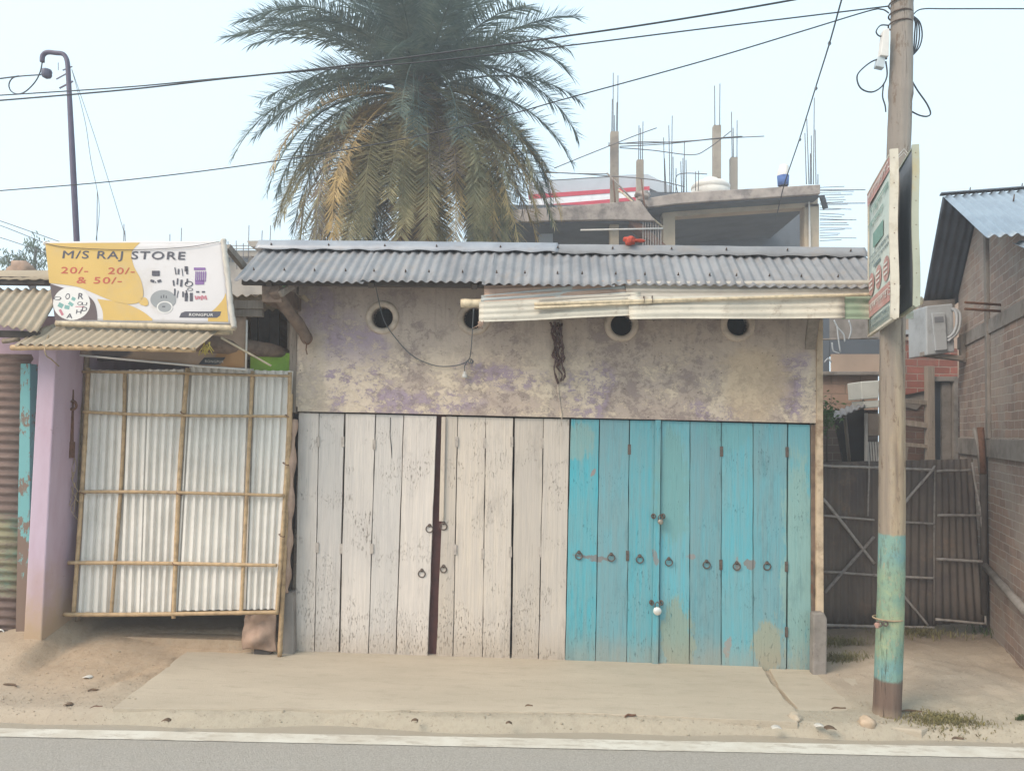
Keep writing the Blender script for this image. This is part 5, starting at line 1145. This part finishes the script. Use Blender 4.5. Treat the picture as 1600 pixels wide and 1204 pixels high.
# small leafy tree at far left
tr = thing('distant_tree', 'small leafy tree showing above the roof at the far left', 'tree', (at(50, 420, 20).x, 20, 0))
MB().tube([V(at(50, 420, 20).x, 20, 0), at(52, 440, 20), at(56, 385, 20)], [.12, .08, .02], 8).tube([at(50, 450, 20), at(25, 405, 20)], [.06, .02], 6).tube([at(50, 450, 20), at(8, 400, 19.7)], [.06, .02], 6).tube([at(51, 440, 20), at(38, 400, 20)], [.05, .015], 6).build('trunk', MAT['dark_wood'], tr)
mb = MB(); rg = random.Random(12)
for (cx_, cy_, sx_, sy_, n_) in [(52, 382, 12, 17, 150), (28, 400, 12, 8, 110), (6, 402, 10, 12, 110), (45, 412, 30, 10, 260), (10, 425, 26, 8, 150), (70, 395, 12, 16, 90), (-20, 405, 18, 18, 150)]:
    for k in range(n_):
        c = at(cx_ + rg.gauss(0, sx_ * .55), cy_ + rg.gauss(0, sy_ * .55), 20 + rg.uniform(-.5, .5)); d = V(rg.uniform(-.6, .6), rg.uniform(-.6, .6), -rg.uniform(.4, 1.1)).normalized() * rg.uniform(.09, .19); w_ = d.cross(V(rg.uniform(-1, 1), rg.uniform(-1, 1), .2)).normalized() * .018
        mb.add([c, c + d * .5 + w_, c + d, c + d * .5 - w_], [(0, 1, 2, 3)])
mb.build('crown', mk_frondmat('leaf_bluegreen', (.05, .085, .05), (.075, .12, .07), (.10, .15, .08)), tr)
# green shrub glimpsed left of the wall top
sh = thing('garden_shrub', 'bright green shrub glimpsed through the shed gap beside the strut', 'shrub', (at(452, 470, 10.2).x, 10.2, 0))
MB().tube([V(at(452, 470, 10.2).x, 10.2, 0), at(452, 470, 10.2)], [.04, .015], 6).build('stem', MAT['dark_wood'], sh)
mb = MB()
for k in range(500):
    c = at(455 + rg.gauss(0, 11), 462 + rg.gauss(0, 24), 10.2 + rg.uniform(-.3, .3)); d = V(rg.uniform(-1, 1), rg.uniform(-1, 1), rg.uniform(-1, .6)).normalized() * rg.uniform(.06, .12); w_ = d.cross(V(rg.uniform(-1, 1), rg.uniform(-1, 1), .2)).normalized() * .02
    mb.add([c, c + d * .5 + w_, c + d, c + d * .5 - w_], [(0, 1, 2, 3)])
mb.build('leaves', mk_frondmat('leaf_green', (.05, .14, .03), (.08, .2, .05), (.13, .28, .08)), sh)

# ------------------------------------------------------------------ right yard
HD = V(math.sin(R(18)), math.cos(R(18)), 0); HN = V(-HD.y, HD.x, 0)   # along the wall (away), and out to the left
W0 = V(4.28, 7.6, 0)
def hw(t, z, o=0): return W0 + HD * t + HN * o + V(0, 0, z)
house = thing('brick_house', 'sooty brick house with a blue-grey corrugated gable roof at the right edge', 'house', tuple(hw(0, 0)))
RZ, RT = 4.36, .22; BE_T, BE_Z = 1.55, 3.50; FE_T, FE_Z = -1.66, 3.50; OV = .34
def roofz(t): return RZ - (t - RT) * (RZ - BE_Z) / (BE_T - RT) if t > RT else RZ - (RT - t) * (RZ - FE_Z) / (RT - FE_T)
mb = MB(); pr_ = [hw(1.42, -.1), hw(-1.6, -.1), hw(-1.6, roofz(-1.6) - .05), hw(RT, RZ - .06), hw(1.42, roofz(1.42) - .05)]
mb.prism(pr_, -HN * .2); mb.prism([hw(1.42, -.1, -.2), hw(1.22, -.1, -.2), hw(1.22, 3.4, -.2), hw(1.42, 3.4, -.2)], -HN * 4); mb.prism([hw(-1.6, -.1, -.2), hw(-1.4, -.1, -.2), hw(-1.4, 3.4, -.2), hw(-1.6, 3.4, -.2)], -HN * 4)
mb.build('wall', MAT['brick_dark'], house)
mb = MB(); zb = onplane(1550, 700, W0, HN).z; mb.prism([hw(1.43, zb - .09, .02), hw(-1.6, zb - .09, .02), hw(-1.6, zb + .09, .02), hw(1.43, zb + .09, .02)], -HN * .02); mb.build('concrete_band', MAT['concgrey'], house, .005)
zc = onplane(1547, 510, W0, HN); mb = MB(); mb.prism([hw(1.43, zc.z - .07, .015), hw(-1.6, zc.z - .07, .015), hw(-1.6, zc.z + .07, .015), hw(1.43, zc.z + .07, .015)], -HN * .015); mb.build('concrete_band', MAT['concgrey'], house, .005)
# pilaster strip
tp = (onplane(1545, 500, W0, HN) - W0).dot(HD)
mb = MB(); mb.prism([hw(tp + .05, zb + .09, .03), hw(tp - .05, zb + .09, .03), hw(tp - .05, roofz(tp - .05) - .08, .03), hw(tp + .05, roofz(tp + .05) - .08, .03)], -HN * .03); mb.build('pilaster', MAT['concgrey'], house, .005)
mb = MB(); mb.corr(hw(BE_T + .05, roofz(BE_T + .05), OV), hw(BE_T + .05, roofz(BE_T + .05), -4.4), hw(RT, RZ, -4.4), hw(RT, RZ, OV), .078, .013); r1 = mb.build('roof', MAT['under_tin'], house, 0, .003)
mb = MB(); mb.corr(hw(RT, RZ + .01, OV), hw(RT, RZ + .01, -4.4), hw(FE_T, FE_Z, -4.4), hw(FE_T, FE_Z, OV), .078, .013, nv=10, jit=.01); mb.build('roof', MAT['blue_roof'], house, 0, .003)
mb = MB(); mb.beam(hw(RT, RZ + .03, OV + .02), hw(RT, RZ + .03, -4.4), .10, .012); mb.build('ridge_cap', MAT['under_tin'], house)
mb = MB(); mb.corr(hw(FE_T + .18, FE_Z - .02, .12), hw(FE_T + .18, FE_Z - .02, -4.4), hw(FE_T - .5, FE_Z - .26, -4.4), hw(FE_T - .5, FE_Z - .26, .12), .078, .013) ; mb.build('lean_to_roof', MAT['blue_roof'], house, 0, .003)
mb = MB()
for t_, o_ in ((-.35, -.15), (-.35, -.55), (-1.0, -.25), (RT, .1), (RT, -.35), (-1.0, -.7), (-.35, -1.0)): p = hw(t_, roofz(t_) + .01, o_); mb.tube([p, p + V(.01, 0, .07)], [.008, .005], 5)
mb.build('roof_hook', MAT['iron'], house)
for z_ in (482, 492):
    p = onplane(1562, z_ - 5, W0, HN); MB().tube([p - HN * .05, p + HN * .32 - HD * .25], .012, 6).build('iron_rod', MAT['rust'], house)
# pipes on that wall
p0 = onplane(1550, 886, W0, HN); p1 = onplane(1600, 940, W0, HN); 
tag(MB().tube([p0 + HN * .05, p1 + HN * .05 + (p1 - p0) * .6], .035, 12).build('sloping_pipe', MAT['concgrey']), 'grey sloping drain pipe along the foot of the brick wall', 'pipe')
dp = thing('drain_pipe', 'rusty upright drain pipe with pale joint on the brick wall', 'pipe', tuple(hw(.0, 0, .06)))
pa, pbm, pcm = onplane(1532, 668, W0 + HN * .06, HN), onplane(1536, 740, W0 + HN * .06, HN), onplane(1538, 960, W0 + HN * .06, HN)
MB().tube([pa, pbm], .032, 12).build('upper_length', MAT['rust'], dp); MB().tube([pbm, pcm], .03, 12).build('lower_length', MAT['dark_wood'], dp); MB().tube([pa + HN * .05, (pa + HN * .05).lerp(pbm, .5), pbm + HN * .02], .018, 8).build('pale_pipe', MAT['concgrey'], dp)

# air conditioner box on bracket
ac = thing('air_conditioner', 'grey outdoor air conditioner unit on a bracket below the gable', 'air conditioner', tuple(at(1465, 555, 8.55)))
AY = 8.5
mb = MB(); mb.pp([(1447, 478), (1489, 474), (1492, 549), (1448, 555)], AY, .42); mb.build('casing', MAT['ac'], ac, .012)
mb = MB(); mb.pp([(1456, 489), (1477, 488), (1481, 546), (1462, 548)], AY - .03, .03); mb.build('side_cover', MAT['ac'], ac, .008)
mb = MB(); mb.pp([(1460, 495), (1474, 494), (1475, 503), (1461, 504)], AY - .034, .01); mb.build('grip', MAT['ac_dark'], ac, .002)
mb = MB(); c = at(1443, 516, AY + .2); mb.lathe(V(c.x + .02, c.y, c.z), [(.19, 0), (.2, .0)], 20); mb = MB()
cx3 = at(1447, 516, AY + .2)
ringpts = [V(cx3.x - .02, cx3.y + .19 * math.cos(a * math.tau / 20), cx3.z + .22 * math.sin(a * math.tau / 20)) for a in range(21)]
mb.tube(ringpts, .02, 6, caps=False); mb.prism([V(cx3.x - .03, cx3.y - .2, cx3.z - .24), V(cx3.x - .03, cx3.y + .2, cx3.z - .24), V(cx3.x - .03, cx3.y + .2, cx3.z + .24), V(cx3.x - .03, cx3.y - .2, cx3.z + .24)], V(.03, 0, 0)); mb.build('fan_guard', MAT['ac'], ac)
for dx in (0, 5): MB().tube(smoothpts([at(1487 + dx * .3, 482, AY - .02), at(1494 + dx, 488, AY - .04), at(1495 + dx, 505, AY - .05), at(1490 + dx, 520, AY - .05), at(1481, 528 + dx, AY - .02)], 5), .016, 8).build('pipe', MAT['ac'], ac)
mb = MB(); mb.beam(at(1440, 553, AY + .1), at(1502, 560, AY + .1), .1, .05); mb.beam(at(1504, 522, AY + .1), at(1504, 566, AY + .1), .05, .05); mb.build('bracket', MAT['concgrey'], ac, .004)
MB().pp([(1440, 470), (1492, 467), (1492, 480), (1442, 482)], AY + .5, .1).build('back_shelf', MAT['concgrey'], ac)

# black corrugated yard gates with stick frames
def yard_gate(q, label, sticks, Y, name='yard_gate'):
    g_ = thing(name, label, 'gate', tuple(at((q[2][0] + q[3][0]) / 2, q[2][1], Y)), 'black tin yard gates')
    a, b, c, d = [at(x, y, Y) for x, y in q]; MB().corr(a, b, c, d, .076, .011, nv=6, jit=.012).build('tin_sheet', MAT['black_tin'], g_, 0, .003)
    for (x0, y0, x1, y1, r) in sticks: MB().bamboo(at(x0, y0, Y - .045), at(x1, y1, Y - .045), r, .22, bend=.008).build('stick', MAT['bamboo_limed'], g_)
    return g_
yard_gate([(1276, 722), (1466, 718), (1464, 978), (1276, 982)], 'wide black tin gate with crossed sticks behind the utility pole',
          [(1286, 727, 1366, 730, .013), (1366, 730, 1462, 734, .013), (1286, 805, 1366, 812, .012), (1408, 815, 1460, 818, .012), (1288, 893, 1366, 898, .013), (1366, 898, 1460, 903, .013), (1286, 779, 1366, 880, .016), (1289, 925, 1366, 838, .016), (1410, 790, 1462, 728, .014), (1408, 925, 1450, 976, .012), (1358, 720, 1356, 806, .008), (1462, 735, 1461, 975, .012), (1288, 976, 1460, 980, .014)], 7.7)
yard_gate([(1462, 718), (1520, 716), (1538, 972), (1460, 976)], 'narrow black tin gate with three rails beside the brick house',
          [(1464, 736, 1518, 734, .012), (1465, 805, 1533, 805, .013), (1463, 873, 1536, 877, .014), (1462, 967, 1538, 974, .012), (1519, 722, 1533, 805, .010), (1533, 805, 1540, 976, .010)], 7.62)
tag(MB().beam(at(1545, 700, 7.7), at(1546, 980, 7.7), .09, .09).build('wooden_post', MAT['dark_wood']), 'dark upright gate post against the brick house wall', 'post')
# yard buildings behind
yh = thing('yard_house', 'red brick wall with plastered patches and a dark doorway behind the yard gates', 'house', tuple(V(at(1450, 800, 10.2).x, 10.2, 0)))
MB().pp([(1398, 520), (1408, 530), (1496, 545), (1496, 600), (1398, 620)], 10.2, .2).build('red_brickwork', MAT['brick_red'], yh)
MB().rect(1396, 590, 1500, 1000, 10.26, .2).build('lower_wall', MAT['brick_old'], yh)
MB().pp([(1398, 596), (1447, 596), (1447, 625), (1432, 640), (1398, 632)], 10.24, .02).build('plaster_patch', MAT['concgrey'], yh)
MB().rect(1459, 594, 1494, 1000, 10.0, .25).build('doorway', MAT['far_dark'], yh); MB().rect(1472, 597, 1486, 1000, 9.96, .04).build('door_panel', MAT['concgrey'], yh)
MB().rect(1491, 590, 1497, 1000, 9.9, .1).build('door_frame', MAT['concgrey'], yh); MB().rect(1455, 588, 1496, 595, 9.9, .1).build('door_frame', MAT['concgrey'], yh)
MB().rect(1398, 515, 1446, 522, 10.1, .3).build('eave_board', MAT['ac'], yh); MB().rect(1398, 466, 1545, 620, 10.6, .2).build('upper_wall', MAT['pinkboard'], yh)
for k, (x0, y0, x1, y1, w_) in enumerate([(1452, 572, 1453, 720, .09), (1412, 626, 1458, 630, .06), (1412, 660, 1458, 666, .07), (1415, 694, 1456, 698, .05), (1415, 698, 1413, 720, .05)]):
    MB().beam(at(x0, y0, 9.9), at(x1, y1, 9.9), w_, w_).build('timber_rail', MAT['grey_wood'], yh, .004)
os_ = thing('yard_outhouse', 'old brick outhouse with a small tin lean-to between the shop and the pole', 'outhouse', tuple(V(at(1325, 800, 9.6).x, 9.6, 0)))
MB().rect(1270, 583, 1372, 640, 9.7, .2).build('pale_brickwork', mk_brick('limed_brick', 0, (.40, .28, .215), (.33, .22, .17), (.25, .19, .15), 2.8, (.2, .15, .12), .4), os_)
MB().rect(1270, 640, 1372, 1000, 9.76, .2).build('lower_wall', MAT['brick_black'], os_)
MB().rect(1270, 440, 1400, 555, 10.4, .2).build('upper_wall', MAT['concgrey'], os_)
MB().rect(1270, 495, 1296, 583, 10.0, .1).build('dark_recess', MAT['far_dark'], os_); MB().rect(1296.5, 530, 1400, 554, 10.0, .1).build('dark_recess', MAT['far_dark'], os_)
MB().rect(1300, 553, 1400, 580, 9.65, .05).build('pink_board', MAT['pinkboard'], os_)
MB().rect(1276, 580, 1400, 586, 9.6, .2).build('ledge', MAT['concgrey'], os_, .01)
MB().tube([at(1286, 530, 9.5), at(1372, 528, 9.5)], .012, 6).build('rail', MAT['concgrey'], os_)
for px in ([(1303, 500), (1309, 512), (1318, 522), (1320, 534)], [(1326, 500), (1330, 515), (1326, 530)], [(1300, 535), (1302, 548), (1312, 552)], [(1308, 510), (1310, 530), (1313, 550)], [(1288, 566), (1294, 560), (1299, 566)]): MB().tube(smoothpts([at(x, y, 9.45) for x, y in px], 4), .010, 5).build('loose_pipe', MAT['ac'], os_)
mb = MB(); mb.corr(at(1300, 645, 9.3), at(1350, 625, 9.3), at(1352, 633, 8.9), at(1302, 656, 8.9), .07, .01); mb.build('lean_to_roof', MAT['roof_tin'], os_, 0, .01)
mb = MB(); mb.pp([(1305, 655), (1350, 637), (1353, 1000), (1322, 1000), (1318, 720)], 9.45, .05); mb.build('dark_opening', MAT['dark'], os_)
MB().tube([at(1320, 650, 9.3), at(1327, 720, 9.3)], .02, 6).build('prop', MAT['grey_wood'], os_); MB().rect(1352.5, 645, 1356, 720, 9.2, .04).build('white_post', MAT['ply'], os_)
MB().rect(1357, 646, 1375, 680, 9.4, .05).build('panel', MAT['pinkboard'], os_)
mb = MB()
for k in range(5): mb.beam(at(1356 + k * 4, 690, 9.3), at(1358 + k * 4, 720, 9.3), .018, .01)
mb.build('slats', MAT['ply'], os_)
bs = thing('white_basin', 'white rectangular basin resting on the lean-to behind the pole', 'basin', tuple(at(1360, 640, 9.0)))
MB().pp([(1345, 596), (1375, 594), (1373, 622), (1347, 624)], 8.9, .4).build('tub', MAT['basin'], bs, .01); MB().pp([(1349, 626), (1375, 625), (1374, 636), (1352, 638)], 8.92, .35).build('plinth', MAT['basin'], bs, .01)

# ------------------------------------------------------------------ small things on the ground
def gz(x, y, z0=-.03):
    p = onz(x, y, z0)
    for _ in range(4): p = onz(x, y, hgt(p.x, p.y))
    return p
st = gz(1354, 1132); tag(MB().rock(st + V(0, 0, .015), .055, .05, .045, 6, rough=.3).build('stone', MAT['stone']), 'pale pinkish stone at the foot of the utility pole', 'stone')
tag(MB().rock(gz(1242, 1122) + V(0, 0, .01), .04, .06, .03, 2, rough=.4).build('stone', MAT['concrete']), 'dusty broken lump at the corner of the concrete apron', 'stone')
def tuft(px, py, n, w, h, mat, name, label, seed, cat='grass', kind='stuff'):
    rg = random.Random(seed); c = gz(px, py); mb = MB()
    for k in range(n):
        q = c + V(rg.gauss(0, w * .4), rg.gauss(0, w * .16), 0); q.z = max(hgt(q.x, q.y), q.z - .03) ; a = rg.uniform(0, math.tau); L_ = h * rg.uniform(.4, 1.1); l = V(math.cos(a), math.sin(a), 0); s = V(-l.y, l.x, 0) * .003
        m = q + l * L_ * .35 + V(0, 0, L_ * .7); e = q + l * L_ * rg.uniform(.7, 1.1) + V(0, 0, L_ * rg.uniform(.5, .95)); mb.add([q - s, q + s, m + s, m - s, e], [(0, 1, 2, 3), (3, 2, 4)])
    o = mb.build(name, MAT[mat]); tag(o, label, cat, None, kind); return o
tuft(1476, 1134, 1100, .34, .03, 'grass', 'grass', 'low dry grass tuft on the verge right of the pole', 1)
tuft(1430, 990, 420, .5, .08, 'grass', 'grass', 'dry weeds at the foot of the wide black gate', 2)
tuft(1590, 990, 700, .45, .13, 'grass2', 'grass', 'green weeds under the brick wall at the right edge', 3)
tuft(1305, 1005, 350, .35, .07, 'grass', 'grass', 'withered weeds in the gap beside the turquoise doors', 4)
tuft(1315, 1030, 260, .25, .07, 'grass', 'grass', 'dry leaf litter behind the right concrete stub', 5)
tuft(1598, 1124, 120, .05, .04, 'grass2', 'grass', 'small tuft of grass on the verge at the right edge', 7)
# climbing weeds above left of outhouse
mb = MB(); rg = random.Random(41)
for k in range(260):
    c = at(1292 + rg.gauss(0, 9), 650 + rg.gauss(0, 13), 8.8 + rg.uniform(-.2, .2)); d = V(rg.uniform(-1, 1), rg.uniform(-1, 1), rg.uniform(-1, .6)).normalized() * rg.uniform(.04, .08); w_ = d.cross(V(rg.uniform(-1, 1), rg.uniform(-1, 1), .2)).normalized() * .012
    mb.add([c, c + d * .5 + w_, c + d, c + d * .5 - w_], [(0, 1, 2, 3)])
wd = thing('climbing_weed', 'grey-green climbing weed at the corner behind the turquoise doors', 'weed', tuple(V(at(1292, 650, 8.8).x, 8.8, 0)))
mb.build('leaves', MAT['green_leaf'], wd); MB().tube([V(at(1292, 650, 8.8).x, 8.8, 0), at(1292, 700, 8.8), at(1293, 640, 8.8)], [.015, .01, .005], 6).build('stem', MAT['dark_wood'], wd)
LIT = [(15, 1072, 30, 'twig', 'deadleaf', 'bent dark twig on the dirt at the far left edge'), (785, 1060, 9, 'twig', 'deadleaf', 'short twig lying midway on the concrete apron'),
       (930, 1061, 16, 'pod', 'deadleaf', 'thin brown pod on the apron before the turquoise doors'), (826, 1105, 12, 'pod', 'deadleaf', 'thin pod at the apron edge before the white doors'),
       (985, 1120, 18, 'pod', 'rust', 'reddish curled pod on the dust below the apron edge'), (1310, 1109, 26, 'pod', 'deadleaf', 'dark curved seed pod left of the pole foot'), (1425, 1113, 30, 'twig', 'deadleaf', 'forked dark twig right of the pole foot'),
       (1497, 1156, 16, 'pod', 'deadleaf', 'small dark pod on the verge below the grass tuft'), (260, 1127, 12, 'leaf', 'deadleaf', 'curled dead leaf on the dust below the mud mound'), (90, 1147, 16, 'twig', 'deadleaf', 'thin dark twig above the white road line at left'),
       (137, 1059, 14, 'leaf', 'litter', 'pale scrap of litter in the mud rut'), (107, 1102, 12, 'leaf', 'deadleaf', 'dead leaf at the foot of the mud rut'), (1213, 1138, 14, 'leaf', 'litter', 'white paper scrap below the broken apron corner'),
       (1280, 1135, 14, 'leaf', 'litter', 'crumpled white scrap left of the pale stone'), (1297, 1139, 16, 'leaf', 'deadleaf', 'dark crumpled leaf left of the pale stone'), (648, 1127, 10, 'leaf', 'deadleaf', 'small dead leaf on the dust below the white doors'), (795, 1131, 9, 'leaf', 'deadleaf', 'tiny dead leaf above the road line near the middle'),
       (215, 1044, 9, 'leaf', 'deadleaf', 'small dead leaf on the mud mound'), (150, 1107, 16, 'twig', 'rust', 'rusty bent strip at the left end of the apron edge'), (145, 1080, 16, 'twig', 'deadleaf', 'curved dark twig in the mud rut'), (1230, 1050, 30, 'twig', 'deadleaf', 'dark stick along the threshold of the turquoise doors')]
rg = random.Random(55)
for (x, y, w_, kd, mt_, lb_) in LIT:
    c = gz(x, y); c.z += .006; s = w_ * .0044
    if kd == 'leaf':
        mb = MB(); mb.sheet(lambda u, v: c + V((u - .5) * s, (v - .5) * s * .6, .009 * math.sin(u * 3.1) + .004 * math.sin(v * 7)) + V(0, .25 * s * math.sin(u * 3.14) * (v - .5), 0), 6, 4); o = mb.build('dead_leaf' if mt_ != 'litter' else 'litter_scrap', MAT[mt_], None, 0, .0015)
    else:
        a = rg.uniform(-.25, .25); pts = [c + V(-s * .5, -a * s, .0), c + V(-s * .2, .012, .006), c + V(s * .2, .012, .004), c + V(s * .5, a * s, .008)]
        mb = MB().tube(smoothpts(pts, 4), [.004 + .004 * math.sin(math.pi * i / 12) for i in range(13)], 6); o = mb.build('dry_' + kd, MAT[mt_])
    tag(o, lb_, 'leaf' if kd == 'leaf' and mt_ != 'litter' else ('litter' if kd == 'leaf' else kd))
# scattered crumbs of earth: nobody could count them
mb = MB(); rg = random.Random(66)
for k in range(2600):
    if rg.random() < .55: x = rg.uniform(-4.4, 4.4); y = .045 * x + rg.gauss(5.36, .11)
    elif rg.random() < .5: x, y = rg.gauss(-3.2, .55), rg.uniform(5.2, 6.2)
    else: x, y = rg.uniform(2.1, 5), rg.uniform(5.1, 7.6)
    s = rg.uniform(.002, .0055) * (1.9 if rg.random() < .06 else 1); z = max(hgt(x, y), -.03 if (5.3 < y < 6.4 and -2.4 < x < 2.1) else -9)
    mb.rock(V(x, y, z + s * .3), s * rg.uniform(.8, 1.6), s, s * .7, k % 9, n=3)
tag(mb.build('rubble', MAT['ground']), 'loose crumbs of earth and grit scattered over the verge', 'grit', None, 'stuff')
# mud rut ridge left
for o in list(bpy.data.objects):
    if '_o' in o: del o['_o']
# ------------------------------------------------------------------ haze
hz = Mt('haze'); hz.n.remove(hz.b); pv = hz.n.new('ShaderNodeVolumePrincipled'); pv.inputs['Color'].default_value = (.95, .95, 1, 1); pv.inputs['Density'].default_value = .0062; pv.inputs['Anisotropy'].default_value = .2
hz.l.new(pv.outputs[0], hz.n['Material Output'].inputs['Volume'])

# haze added to lift darks, round the camera and everything built, sky outside
hb = MB().box((-60, -26, -1.2), (60, 60, 16)).build('haze', hz.m, loc=(0, 0, 0)); hb['kind'] = 'stuff'; hb['label'] = 'thin pale haze added for a milky tone'
hb['category'] = 'haze'
if '_o' in hb: del hb['_o']
